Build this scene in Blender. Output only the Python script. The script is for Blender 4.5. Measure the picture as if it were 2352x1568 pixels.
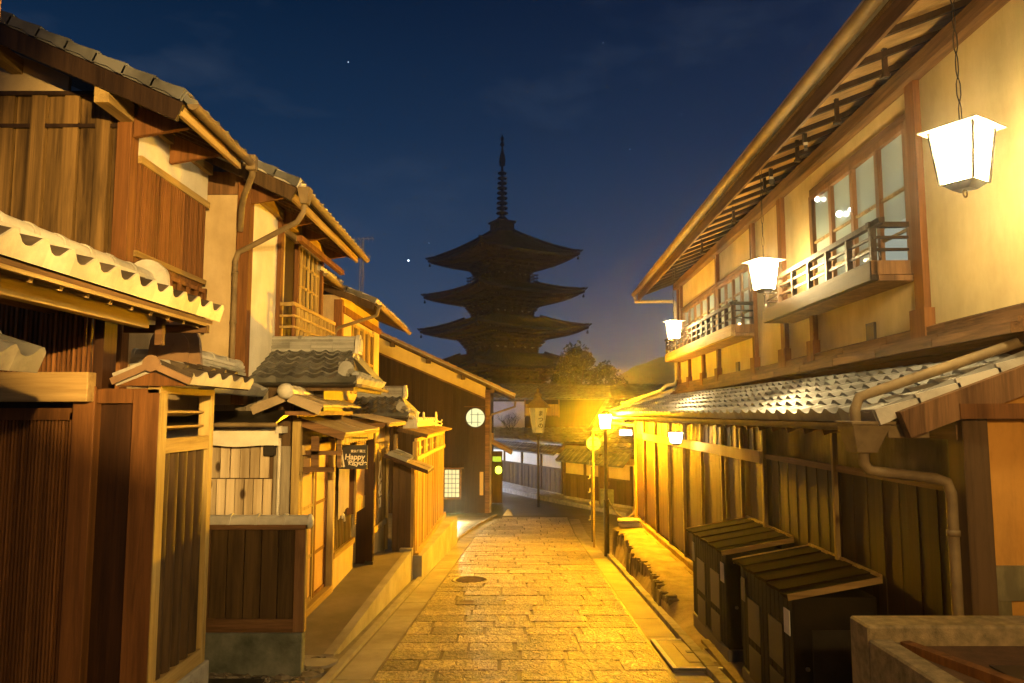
import bpy, math, random
from mathutils import Vector, Matrix
random.seed(7)
R = math.radians
for o in list(bpy.data.objects): bpy.data.objects.remove(o)
scene = bpy.context.scene
col = scene.collection

# ------------------------------------------------------------------ camera
CAM_H = 2.2
F_PX = 1699.0              # focal length in pixels of a 2352 px wide picture
PITCH = math.atan(164/F_PX)
cam_d = bpy.data.cameras.new('camera')
cam_d.lens = 26.0; cam_d.sensor_width = 36.0
cam_d.clip_start = 0.05; cam_d.clip_end = 2000
cam = bpy.data.objects.new('camera', cam_d); col.objects.link(cam)
cam.location = (0, 0, CAM_H); cam.rotation_euler = (math.pi/2+PITCH, 0, 0)
scene.camera = cam

# ------------------------------------------------------------------ night sky
world = bpy.data.worlds.new('World'); scene.world = world; world.use_nodes = True
wn = world.node_tree.nodes; wl = world.node_tree.links
for n in list(wn): wn.remove(n)
def N(tree, typ, **kw):
    n = tree.nodes.new(typ)
    for k, v in kw.items():
        if k == 'inp':
            for kk, vv in v.items(): n.inputs[kk].default_value = vv
        else: setattr(n, k, v)
    return n
wt = world.node_tree
tc = N(wt, 'ShaderNodeTexCoord')
sep = N(wt, 'ShaderNodeSeparateXYZ'); wl.new(tc.outputs['Generated'], sep.inputs[0])
ramp = N(wt, 'ShaderNodeValToRGB')
wl.new(sep.outputs['Z'], ramp.inputs[0])
cr = ramp.color_ramp
cr.elements[0].position = 0.0; cr.elements[0].color = (.060, .092, .165, 1)
cr.elements[1].position = 0.62; cr.elements[1].color = (.0006, .0070, .026, 1)
for p, c in ((.10, (.044, .080, .160, 1)), (.22, (.021, .052, .118, 1)), (.36, (.0065, .027, .073, 1)), (.5, (.0014, .0125, .041, 1))):
    e = cr.elements.new(p); e.color = c
# purple drift to the east (right) of the sky
mixp = N(wt, 'ShaderNodeMix', data_type='RGBA', blend_type='MIX'); mixp.inputs[7].default_value = (.018, .017, .045, 1)
mrp = N(wt, 'ShaderNodeMapRange'); mrp.inputs['From Min'].default_value = -.25; mrp.inputs['From Max'].default_value = .7
mrp.inputs['To Max'].default_value = .33
wl.new(sep.outputs['X'], mrp.inputs['Value']); wl.new(mrp.outputs[0], mixp.inputs[0]); wl.new(ramp.outputs[0], mixp.inputs[6])
# thin clouds
mp = N(wt, 'ShaderNodeMapping'); mp.inputs['Scale'].default_value = (1.6, 1.6, 4.2); wl.new(tc.outputs['Generated'], mp.inputs[0])
nz = N(wt, 'ShaderNodeTexNoise', inp={'Scale': 2.3, 'Detail': 7.0, 'Roughness': .6}); wl.new(mp.outputs[0], nz.inputs['Vector'])
mrc = N(wt, 'ShaderNodeMapRange'); mrc.inputs['From Min'].default_value = .52; mrc.inputs['From Max'].default_value = .82
mrc.inputs['To Max'].default_value = .36; wl.new(nz.outputs[0], mrc.inputs['Value'])
mixc = N(wt, 'ShaderNodeMix', data_type='RGBA'); mixc.inputs[7].default_value = (.075, .10, .15, 1)
wl.new(mrc.outputs[0], mixc.inputs[0]); wl.new(mixp.outputs[2], mixc.inputs[6])
bg = N(wt, 'ShaderNodeBackground'); bg.inputs['Strength'].default_value = 0.72
wl.new(mixc.outputs[2], bg.inputs[0])
wo = N(wt, 'ShaderNodeOutputWorld'); wl.new(bg.outputs[0], wo.inputs[0])

# ------------------------------------------------------------------ lights that are not lamps built below
def point(name, loc, color, power, radius=.12):
    l = bpy.data.lights.new(name, 'POINT'); l.color = color; l.energy = power; l.shadow_soft_size = radius
    o = bpy.data.objects.new(name, l); o.location = loc; col.objects.link(o); return o
SODIUM = (1.0, .445, .006)
LANTERN_C = (1.0, .66, .22)
# unseen lamps inferred behind the camera and beyond the bend, plus added fills
point('street_lamp_light_behind', (1.2, -4.0, 3.3), (1.0, .42, .04), 260, .2)
point('near_fill_light', (1.7, -2.4, 4.0), (1.0, .60, .18), 1000, .13)  # added fill to brighten the near lane and gate
_sl = bpy.data.lights.new('spot_fill_light_behind', 'SPOT'); _sl.color = (1.0, .60, .17); _sl.energy = 7500; _sl.spot_size = R(31); _sl.spot_blend = .35; _sl.shadow_soft_size = .05  # added spot; cone shaped to light the left walls and spare the gate
_so = bpy.data.objects.new('spot_fill_light_behind', _sl); col.objects.link(_so); _so.location = (1.7, -2.4, 4.0)
_so.rotation_euler = (Vector((-3.15, 9.4, 3.95))-Vector((1.7, -2.4, 4.0))).to_track_quat('-Z', 'Y').to_euler()
point('lane_lamp_light_beyond_bend', (-3.4, 34.0, .35), (.70, .78, 1.0), 700, .15)
point('ground_light_by_barn', (-1.85, 24.3, -1.0), (1.0, .80, .40), 130, .05)
point('pagoda_fill_light', (9.5, 60, 3.0), (1.0, .55, .12), 3200, .2)  # unseen light added to bring out the pagoda timber
point('pale_wall_fill_light', (-.6, 38.6, 2.3), (1.0, .72, .60), 40, .15)  # unseen light added to brighten the pale end wall and post lantern

scene.view_settings.view_transform = 'Standard'
scene.view_settings.look = 'None'
scene.view_settings.exposure = 0.48
scene.view_settings.gamma = 1.0
try:
    scene.cycles.use_denoising = True
    scene.cycles.max_bounces = 5; scene.cycles.diffuse_bounces = 3; scene.cycles.glossy_bounces = 2
    scene.cycles.sample_clamp_indirect = 4.0
    scene.cycles.volume_bounces = 0
    scene.cycles.use_light_tree = True
except Exception: pass

# ------------------------------------------------------------------ picture point -> place
def ray(u, v):
    a = (u-1176)/F_PX; b = (784-v)/F_PX
    return Vector((a, math.cos(PITCH)-b*math.sin(PITCH), math.sin(PITCH)+b*math.cos(PITCH)))
C0 = Vector((0, 0, CAM_H))
def atY(u, v, Y): d = ray(u, v); return C0 + d*(Y/d.y)
def atX(u, v, X): d = ray(u, v); return C0 + d*(X/d.x)
def gz(y):
    y = max(y, -6)
    return -.06*y if y < 22 else -1.32
# ------------------------------------------------------------------ materials
MAT = {}
def base_mat(name, rough=.7, metal=0.0, spec=.4):
    m = bpy.data.materials.new(name); m.use_nodes = True
    t = m.node_tree; b = t.nodes['Principled BSDF']
    b.inputs['Roughness'].default_value = rough; b.inputs['Metallic'].default_value = metal
    b.inputs['Specular IOR Level'].default_value = spec
    MAT[name] = m; return m, t, b
def ramp_node(t, stops):
    r = N(t, 'ShaderNodeValToRGB'); e = r.color_ramp.elements
    e[0].position, e[0].color = stops[0][0], (*stops[0][1], 1)
    e[1].position, e[1].color = stops[-1][0], (*stops[-1][1], 1)
    for p, c in stops[1:-1]:
        x = e.new(p); x.color = (*c, 1)
    return r
def wood(name, dark, light, axis='Z', scale=15.0, rough=.68, island=.5, bump=.45, knots=False, stretch=.07, dirt=.5, spec=.22):
    m, t, b = base_mat(name, rough, 0, spec)
    tcn = N(t, 'ShaderNodeTexCoord'); mpn = N(t, 'ShaderNodeMapping')
    s = {'X': (stretch, 1, 1), 'Y': (1, stretch, 1), 'Z': (1, 1, stretch)}[axis]
    mpn.inputs['Scale'].default_value = s
    geo = N(t, 'ShaderNodeNewGeometry')
    add = N(t, 'ShaderNodeVectorMath', operation='ADD')
    sc = N(t, 'ShaderNodeVectorMath', operation='SCALE'); sc.inputs[3].default_value = 13.0
    comb = N(t, 'ShaderNodeCombineXYZ')
    for i in range(3): t.links.new(geo.outputs['Random Per Island'], comb.inputs[i])
    t.links.new(comb.outputs[0], sc.inputs[0])
    t.links.new(tcn.outputs['Object'], mpn.inputs[0]); t.links.new(mpn.outputs[0], add.inputs[0]); t.links.new(sc.outputs[0], add.inputs[1])
    n1 = N(t, 'ShaderNodeTexNoise', inp={'Scale': scale, 'Detail': 6.0, 'Roughness': .6, 'Distortion': .6}); t.links.new(add.outputs[0], n1.inputs['Vector'])
    n2 = N(t, 'ShaderNodeTexNoise', inp={'Scale': scale*5, 'Detail': 4.0, 'Roughness': .6}); t.links.new(add.outputs[0], n2.inputs['Vector'])
    mx = N(t, 'ShaderNodeMath', operation='MULTIPLY_ADD'); mx.inputs[1].default_value = .35; 
    t.links.new(n2.outputs[0], mx.inputs[0]); t.links.new(n1.outputs[0], mx.inputs[2])
    m2 = N(t, 'ShaderNodeMath', operation='MULTIPLY_ADD'); m2.inputs[1].default_value = island*.6
    t.links.new(geo.outputs['Random Per Island'], m2.inputs[0]); t.links.new(mx.outputs[0], m2.inputs[2])
    off = .5+.175+island*.3
    r = ramp_node(t, [(max(0, off-.20-island*.18), dark), (min(1, off+.17+island*.18), light)])
    t.links.new(m2.outputs[0], r.inputs[0])
    out = r.outputs[0]
    if knots:
        vm = N(t, 'ShaderNodeMapping'); vm.inputs['Scale'].default_value = (1, 1, .55); t.links.new(tcn.outputs['Object'], vm.inputs[0])
        vo = N(t, 'ShaderNodeTexVoronoi', inp={'Scale': 4.6}); t.links.new(vm.outputs[0], vo.inputs['Vector'])
        kr = ramp_node(t, [(.12, (0, 0, 0)), (.21, (1, 1, 1))]); t.links.new(vo.outputs['Distance'], kr.inputs[0])
        mk = N(t, 'ShaderNodeMix', data_type='RGBA'); mk.inputs[6].default_value = (dark[0]*.25, dark[1]*.2, dark[2]*.2, 1)
        t.links.new(kr.outputs[0], mk.inputs[0]); t.links.new(out, mk.inputs[7]); out = mk.outputs[2]
    ws = N(t, 'ShaderNodeMapping'); ws.inputs['Scale'].default_value = {'X': (.35, 1, 1), 'Y': (1, .35, 1), 'Z': (1, 1, .35)}[axis]
    t.links.new(add.outputs[0], ws.inputs[0])
    wn_ = N(t, 'ShaderNodeTexNoise', inp={'Scale': 3.2, 'Detail': 8.0, 'Roughness': .72}); t.links.new(ws.outputs[0], wn_.inputs['Vector'])
    wr = ramp_node(t, [(.36, (1-dirt, (1-dirt)*.95, (1-dirt)*.9)), (.60, (1, 1, 1))]); t.links.new(wn_.outputs[0], wr.inputs[0])
    wx = N(t, 'ShaderNodeMix', data_type='RGBA', blend_type='MULTIPLY'); wx.inputs[0].default_value = 1.0
    t.links.new(out, wx.inputs[6]); t.links.new(wr.outputs[0], wx.inputs[7]); out = wx.outputs[2]
    t.links.new(out, b.inputs['Base Color'])
    if bump:
        bp = N(t, 'ShaderNodeBump', inp={'Strength': bump, 'Distance': .01}); t.links.new(mx.outputs[0], bp.inputs['Height'])
        t.links.new(bp.outputs[0], b.inputs['Normal'])
    return m
def mottled(name, dark, light, scale=3.0, rough=.85, bump=.15, island=0.0, fine=40.0, metal=0.0, spec=.4, dist=.01, streak=0.0):
    m, t, b = base_mat(name, rough, metal, spec)
    tcn = N(t, 'ShaderNodeTexCoord')
    n1 = N(t, 'ShaderNodeTexNoise', inp={'Scale': scale, 'Detail': 7.0, 'Roughness': .62}); t.links.new(tcn.outputs['Object'], n1.inputs['Vector'])
    src = n1.outputs[0]
    if island:
        geo = N(t, 'ShaderNodeNewGeometry'); m2 = N(t, 'ShaderNodeMath', operation='MULTIPLY_ADD'); m2.inputs[1].default_value = island
        t.links.new(geo.outputs['Random Per Island'], m2.inputs[0]); t.links.new(src, m2.inputs[2])
        m3 = N(t, 'ShaderNodeMath', operation='SUBTRACT'); m3.inputs[1].default_value = island/2; t.links.new(m2.outputs[0], m3.inputs[0]); src = m3.outputs[0]
    r = ramp_node(t, [(.32, dark), (.68, light)]); t.links.new(src, r.inputs[0]); outc = r.outputs[0]
    if streak:
        sm = N(t, 'ShaderNodeMapping'); sm.inputs['Scale'].default_value = (2.6, 2.6, .6); t.links.new(tcn.outputs['Object'], sm.inputs[0])
        sn = N(t, 'ShaderNodeTexNoise', inp={'Scale': 1.0, 'Detail': 6.0, 'Roughness': .7}); t.links.new(sm.outputs[0], sn.inputs['Vector'])
        sr = ramp_node(t, [(.42, (1-streak,)*3), (.6, (1, 1, 1))]); t.links.new(sn.outputs[0], sr.inputs[0])
        sx = N(t, 'ShaderNodeMix', data_type='RGBA', blend_type='MULTIPLY'); sx.inputs[0].default_value = 1.0
        t.links.new(outc, sx.inputs[6]); t.links.new(sr.outputs[0], sx.inputs[7]); outc = sx.outputs[2]
    t.links.new(outc, b.inputs['Base Color'])
    n2 = N(t, 'ShaderNodeTexNoise', inp={'Scale': fine, 'Detail': 4.0, 'Roughness': .6}); t.links.new(tcn.outputs['Object'], n2.inputs['Vector'])
    bp = N(t, 'ShaderNodeBump', inp={'Strength': bump, 'Distance': dist}); t.links.new(n2.outputs[0], bp.inputs['Height']); t.links.new(bp.outputs[0], b.inputs['Normal'])
    return m
def emit(name, color, strength):
    m = bpy.data.materials.new(name); m.use_nodes = True; t = m.node_tree
    for n in list(t.nodes): t.nodes.remove(n)
    e = N(t, 'ShaderNodeEmission'); e.inputs[0].default_value = (*color, 1); e.inputs[1].default_value = strength
    o = N(t, 'ShaderNodeOutputMaterial'); t.links.new(e.outputs[0], o.inputs[0]); MAT[name] = m; return m

W_DARK = wood('weathered_dark_board', (.022, .013, .006), (.10, .060, .026), island=.7)
W_DARK2 = wood('black_stained_board', (.010, .006, .004), (.040, .022, .011), island=.6, rough=.5)
W_GATE = wood('red_brown_cedar', (.075, .031, .008), (.22, .094, .026), island=.35, scale=11)
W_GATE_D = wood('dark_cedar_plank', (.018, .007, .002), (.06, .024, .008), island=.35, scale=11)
W_GOLD = wood('pale_cedar', (.24, .155, .045), (.54, .40, .15), island=.2, scale=11)
W_GOLD_Y = wood('pale_cedar_rail', (.28, .18, .055), (.54, .39, .15), axis='Y', island=.2, scale=11)
W_GOLD_X = wood('pale_cedar_beam', (.26, .16, .055), (.48, .33, .13), axis='X', island=.2, scale=11)
W_MID = wood('brown_board', (.040, .019, .007), (.23, .125, .055), island=.6)
W_MID_Y = wood('brown_beam', (.040, .019, .007), (.23, .125, .055), axis='Y', island=.3)
W_MID_X = wood('brown_cross_beam', (.040, .019, .007), (.23, .125, .055), axis='X', island=.3)
W_FBOARD = wood('brown_fence_plank', (.035, .021, .008), (.13, .082, .032), island=.5)
PL_YEL = mottled('yellow_plaster', (.50, .40, .16), (.62, .50, .22), scale=1.6, bump=.1, streak=.12)
W_GABLE = wood('rain_stained_gable_board', (.030, .016, .005), (.25, .15, .050), island=.6, dirt=.88, scale=10)
W_BARN = wood('old_barn_board', (.010, .0055, .0022), (.036, .020, .008), island=.5)
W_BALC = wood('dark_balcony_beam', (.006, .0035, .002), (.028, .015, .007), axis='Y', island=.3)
W_SOF = wood('pale_soffit_board', (.58, .38, .17), (.74, .54, .28), axis='X', island=.2)
W_LID = wood('dark_lid_board', (.006, .003, .001), (.026, .012, .004), axis='X', island=.5, rough=.9, spec=.03)
W_LAT = wood('lattice_wood', (.10, .04, .012), (.26, .115, .036), island=.4)
W_FENCE = wood('brown_fence_board', (.034, .015, .005), (.072, .033, .011), island=.1, bump=.06, dirt=.35)
W_WAINS = wood('charred_board', (.005, .0025, .001), (.040, .017, .0055), island=.4, bump=.15, scale=7)
W_PALE = wood('bleached_knotty_plank', (.34, .26, .15), (.72, .60, .42), island=.45, knots=True, bump=.2, scale=5)
W_GREY = wood('grey_weathered_plank', (.12, .105, .08), (.30, .26, .20), island=.5)
W_OPEN = wood('tan_plank', (.12, .075, .024), (.34, .235, .085), island=.6)
PL_CREAM = mottled('cream_plaster', (.44, .345, .165), (.56, .455, .235), scale=1.6, bump=.1, streak=.13)
PL_WHITE = mottled('white_plaster', (.60, .56, .46), (.74, .70, .60), scale=2.0, bump=.08, streak=.1)
PL_TAN = mottled('tan_plaster', (.40, .30, .16), (.54, .42, .25), scale=1.6, bump=.1, streak=.12)
PL_OLIVE = mottled('olive_plaster', (.16, .135, .06), (.28, .24, .12), scale=2.6, bump=.15, streak=.5)
PL_ORANGE = mottled('ochre_plaster', (.50, .24, .04), (.60, .31, .06), scale=1.8, bump=.12, streak=.3)
TILE = mottled('grey_roof_tile', (.13, .13, .125), (.30, .30, .29), scale=2.5, rough=.38, bump=.08, island=.35, spec=.6)
TILE_L = mottled('lamplit_pale_tile', (.30, .285, .25), (.50, .475, .41), scale=5.0, rough=.5, bump=.25, island=.45, spec=.4)  # roof tile toned cream: strong lamp light is put into the colour
TILE_D = mottled('dark_roof_tile', (.045, .045, .043), (.13, .13, .125), scale=3, rough=.45, bump=.1, island=.35)
TILE_BD = mottled('shaded_clay_tile', (.040, .030, .022), (.11, .085, .06), scale=4, rough=.6, bump=.2, island=.4, spec=.2)  # tile surface painted dark for the shade in its hollows
TILE_B = mottled('brown_clay_tile', (.17, .10, .055), (.30, .19, .10), scale=3, rough=.45, bump=.08, island=.2)
STONE = mottled('granite', (.17, .16, .14), (.38, .36, .32), scale=5, bump=.35, fine=70, island=.25)
STONE_M = mottled('mossy_granite', (.06, .075, .055), (.20, .21, .17), scale=4, bump=.3, fine=60)
CONC = mottled('worn_concrete', (.20, .18, .14), (.36, .33, .27), scale=1.4, bump=.2, fine=60, rough=.75)
CONC_D = mottled('damp_concrete', (.10, .085, .06), (.20, .17, .13), scale=1.3, bump=.3, fine=60, rough=.6)
DIRT = mottled('packed_earth', (.14, .11, .07), (.34, .27, .18), scale=2.5, bump=.5, fine=30, dist=.02)
RUBBLE = mottled('rubble_stone', (.06, .05, .035), (.20, .17, .12), scale=2.5, bump=.6, fine=18, island=.4, dist=.03)
METAL_D = mottled('dark_painted_metal', (.012, .010, .008), (.03, .025, .02), scale=6, rough=.4, bump=.05)
IRON = mottled('worn_iron', (.12, .10, .075), (.24, .20, .15), scale=8, rough=.45, bump=.2)
METAL_B = mottled('bronze_gutter', (.11, .078, .04), (.22, .16, .08), scale=4, rough=.65, bump=.15, spec=.3)
METAL_G = mottled('pale_gutter', (.34, .31, .25), (.50, .46, .38), scale=3, rough=.4, bump=.05)
ROOFSHEET = mottled('striped_sheet_roof', (.20, .14, .08), (.34, .26, .16), scale=3, rough=.5, bump=.1)
BOARDROOF = mottled('weathered_board_roof', (.20, .15, .09), (.36, .28, .18), scale=3, rough=.6, bump=.2)
CABINET = mottled('dark_cabinet_panel', (.006, .0045, .003), (.016, .011, .006), scale=4, rough=.7, spec=.15, bump=.12)
CABINET_P = mottled('olive_cabinet_plate', (.035, .027, .014), (.06, .046, .024), scale=3, rough=.5, bump=.03)
PAPER = mottled('white_label_paper', (.62, .58, .48), (.74, .70, .6), scale=9, rough=.7, bump=.02)
CLOTH = mottled('off_white_canvas', (.58, .54, .42), (.70, .66, .54), scale=5, rough=.85, bump=.2, fine=15)
CLOTH_G = mottled('grey_brown_cloth', (.30, .25, .20), (.36, .31, .25), scale=3, rough=.9, bump=.1)
PANEL_SH = mottled('ochre_paper_panel', (.40, .23, .09), (.50, .30, .12), scale=2, rough=.6, bump=.03)
SIGN_BLACK = mottled('black_sign_face', (.010, .008, .006), (.02, .015, .011), scale=6, rough=.5, bump=.02)
INK = mottled('black_ink', (.01, .01, .01), (.02, .02, .02), scale=9, rough=.7, bump=0)
SIGN_LET = mottled('cream_lettering', (.55, .48, .34), (.62, .54, .38), scale=6, rough=.6, bump=.02)
WHITE_PAINT = mottled('white_paint_line', (.60, .58, .52), (.78, .76, .70), scale=8, rough=.7, bump=.1)
LAMP_PAPER = mottled('old_lantern_paper', (.26, .28, .32), (.36, .38, .42), scale=5, rough=.8, bump=.05)
PINK_SCREEN = mottled('pale_plaster_gable', (.52, .45, .44), (.64, .57, .55), scale=2, rough=.8, bump=.05)
ROAD = mottled('wet_asphalt', (.06, .06, .055), (.12, .12, .11), scale=1.2, rough=.45, bump=.15, fine=60)
SOIL = mottled('dark_ground', (.04, .04, .03), (.07, .065, .05), scale=.3, bump=.1)
HILL = mottled('wooded_hillside', (.018, .022, .012), (.045, .05, .03), scale=.25, bump=.6, fine=1.2, dist=.8)
PAG_W = mottled('old_pagoda_timber', (.055, .034, .02), (.14, .09, .052), scale=2, rough=.8, bump=.1, island=.3)
PAG_T = mottled('pagoda_roof_tile', (.035, .03, .024), (.08, .068, .052), scale=1.5, rough=.7, bump=.3, fine=6, dist=.05)
PAG_P = mottled('pagoda_white_panel', (.26, .22, .16), (.38, .33, .25), scale=2, rough=.8)
BARK = mottled('tree_bark', (.03, .022, .014), (.08, .06, .04), scale=6, bump=.5)
def leaf_mat():
    m, t, b = base_mat('dark_foliage', .6)
    g = N(t, 'ShaderNodeNewGeometry'); r = ramp_node(t, [(0, (.014, .018, .006)), (1, (.04, .048, .018))])
    t.links.new(g.outputs['Random Per Island'], r.inputs[0]); t.links.new(r.outputs[0], b.inputs['Base Color']); return m
LEAF = leaf_mat()
def glass_mat():
    m, t, b = base_mat('dim_window_glass', .06, 0, .7)
    b.inputs['Base Color'].default_value = (.16, .20, .18, 1)
    b.inputs['Emission Color'].default_value = (.85, .80, .48, 1); b.inputs['Emission Strength'].default_value = .13  # light of the room behind is put into the pane as a faint glow
    return m
GLASS = glass_mat()
EM_LANTERN = emit('lit_lantern_glass', (1.0, .73, .32), 200.0)
EM_SODIUM = emit('lit_sodium_glass', SODIUM, 4300.0)
EM_SMALL = emit('lit_small_lantern_glass', (1.0, .72, .36), 60.0)
EM_BLUE = emit('lit_cool_tube', (.75, .80, 1.0), 9.0)
EM_ROUND = emit('lit_round_paper_window', (.92, .88, .42), .85)
EM_PANE = emit('lit_paper_window', (1.0, .80, .34), .85)
EM_SLIT = emit('lit_paper_slit', (1.0, .42, .05), .55)
EM_GREEN = emit('lit_green_lantern', (.80, 1.0, .06), 3.2)
EM_GREEN2 = emit('lit_green_window', (.62, .80, .05), .7)
EM_AMBER = emit('amber_lit_slats', (1.0, .45, .03), .34)
EM_BULB = emit('ceiling_bulb', (1.0, .95, .8), 6.0)
EM_ROOM = emit('lit_room_wall', (.80, .86, .68), .28)
EM_STAR = emit('star_light', (.75, .85, 1.0), 5.0)

# paving stones: chiselled granite, each stone of its own tone
def paving_mat():
    m, t, b = base_mat('chiselled_paving', .42, 0, .6)
    tcn = N(t, 'ShaderNodeTexCoord'); g = N(t, 'ShaderNodeNewGeometry')
    n1 = N(t, 'ShaderNodeTexNoise', inp={'Scale': 2.4, 'Detail': 8.0, 'Roughness': .65}); t.links.new(tcn.outputs['Object'], n1.inputs['Vector'])
    m2 = N(t, 'ShaderNodeMath', operation='MULTIPLY_ADD'); m2.inputs[1].default_value = .42
    t.links.new(g.outputs['Random Per Island'], m2.inputs[0]); t.links.new(n1.outputs[0], m2.inputs[2])
    r = ramp_node(t, [(.40, (.17, .145, .10)), (.62, (.30, .255, .18)), (1.0, (.52, .45, .33))]); t.links.new(m2.outputs[0], r.inputs[0])
    mpn = N(t, 'ShaderNodeMapping'); mpn.inputs['Scale'].default_value = (1.0, .55, 1); mpn.inputs['Rotation'].default_value = (0, 0, .12); t.links.new(tcn.outputs['Object'], mpn.inputs[0])
    vo = N(t, 'ShaderNodeTexNoise', inp={'Scale': 17.0, 'Detail': 4.0, 'Roughness': .65, 'Distortion': 1.2}); t.links.new(mpn.outputs[0], vo.inputs['Vector'])
    sk = ramp_node(t, [(.36, (.30, .28, .25)), (.52, (1, 1, 1)), (.66, (1.45, 1.42, 1.35))]); t.links.new(vo.outputs[0], sk.inputs[0])  # stone speckle with chisel glints and shaded hollows painted in
    mu = N(t, 'ShaderNodeMix', data_type='RGBA', blend_type='MULTIPLY'); mu.inputs[0].default_value = .85; t.links.new(r.outputs[0], mu.inputs[6]); t.links.new(sk.outputs[0], mu.inputs[7]); t.links.new(mu.outputs[2], b.inputs['Base Color'])
    bp = N(t, 'ShaderNodeBump', inp={'Strength': 1.0, 'Distance': .10}); t.links.new(vo.outputs[0], bp.inputs['Height']); t.links.new(bp.outputs[0], b.inputs['Normal'])
    rr = N(t, 'ShaderNodeMapRange'); rr.inputs['To Min'].default_value = .20; rr.inputs['To Max'].default_value = .48; t.links.new(n1.outputs[0], rr.inputs['Value']); t.links.new(rr.outputs[0], b.inputs['Roughness'])
    return m
PAVE = paving_mat()
MORTAR = mottled('paving_mortar', (.10, .085, .06), (.20, .17, .125), scale=3, bump=.3, rough=.6)

# ------------------------------------------------------------------ mesh builder
class Frame:
    """s runs along a wall, n stands off it, z is up"""
    def __init__(self, o, d, n):
        self.o = Vector((o[0], o[1])); self.d = Vector(d).normalized(); self.n = Vector(n).normalized()
        self.flip = (self.d.x*self.n.y - self.d.y*self.n.x) < 0
    def p(self, s, n, z):
        q = self.o + self.d*s + self.n*n
        return Vector((q.x, q.y, z))
    def s_at(self, u, v, n=0.0):
        r = ray(u, v); o = self.o + self.n*n
        # o + d s = r t
        det = self.d.x*(-r.y) - (-r.x)*self.d.y
        s = (-o.x*(-r.y) - (-r.x)*(-o.y))/det
        tt = (self.d.x*(-o.y) - self.d.y*(-o.x))/det
        return s, CAM_H + r.z*tt
XF = Frame((0, 0), (1, 0), (0, 1))              # s = x, n = y
SPLIT = {'rafter', 'white_plaster_panel', 'door_track', 'shop_post', 'window_post', 'side_rail', 'post', 'purlin', 'eave_arm', 'purlin_end', 'pipe_clamp', 'end_door', 'sliding_door', 'window_beam', 'shutter_rail', 'gable_batten', 'window_bar', 'louver', 'ceiling_light', 'roof_bracket', 'lit_post_face', 'rail', 'canopy_bracket', 'plaster_panel', 'dark_post', 'wall_rail', 'barge_board', 'verge_board', 'fence_rail', 'finial_bar', 'bay_rail', 'paper_lower_panes', 'lid_trim', 'painted_frame', 'paper_panel'}
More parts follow.
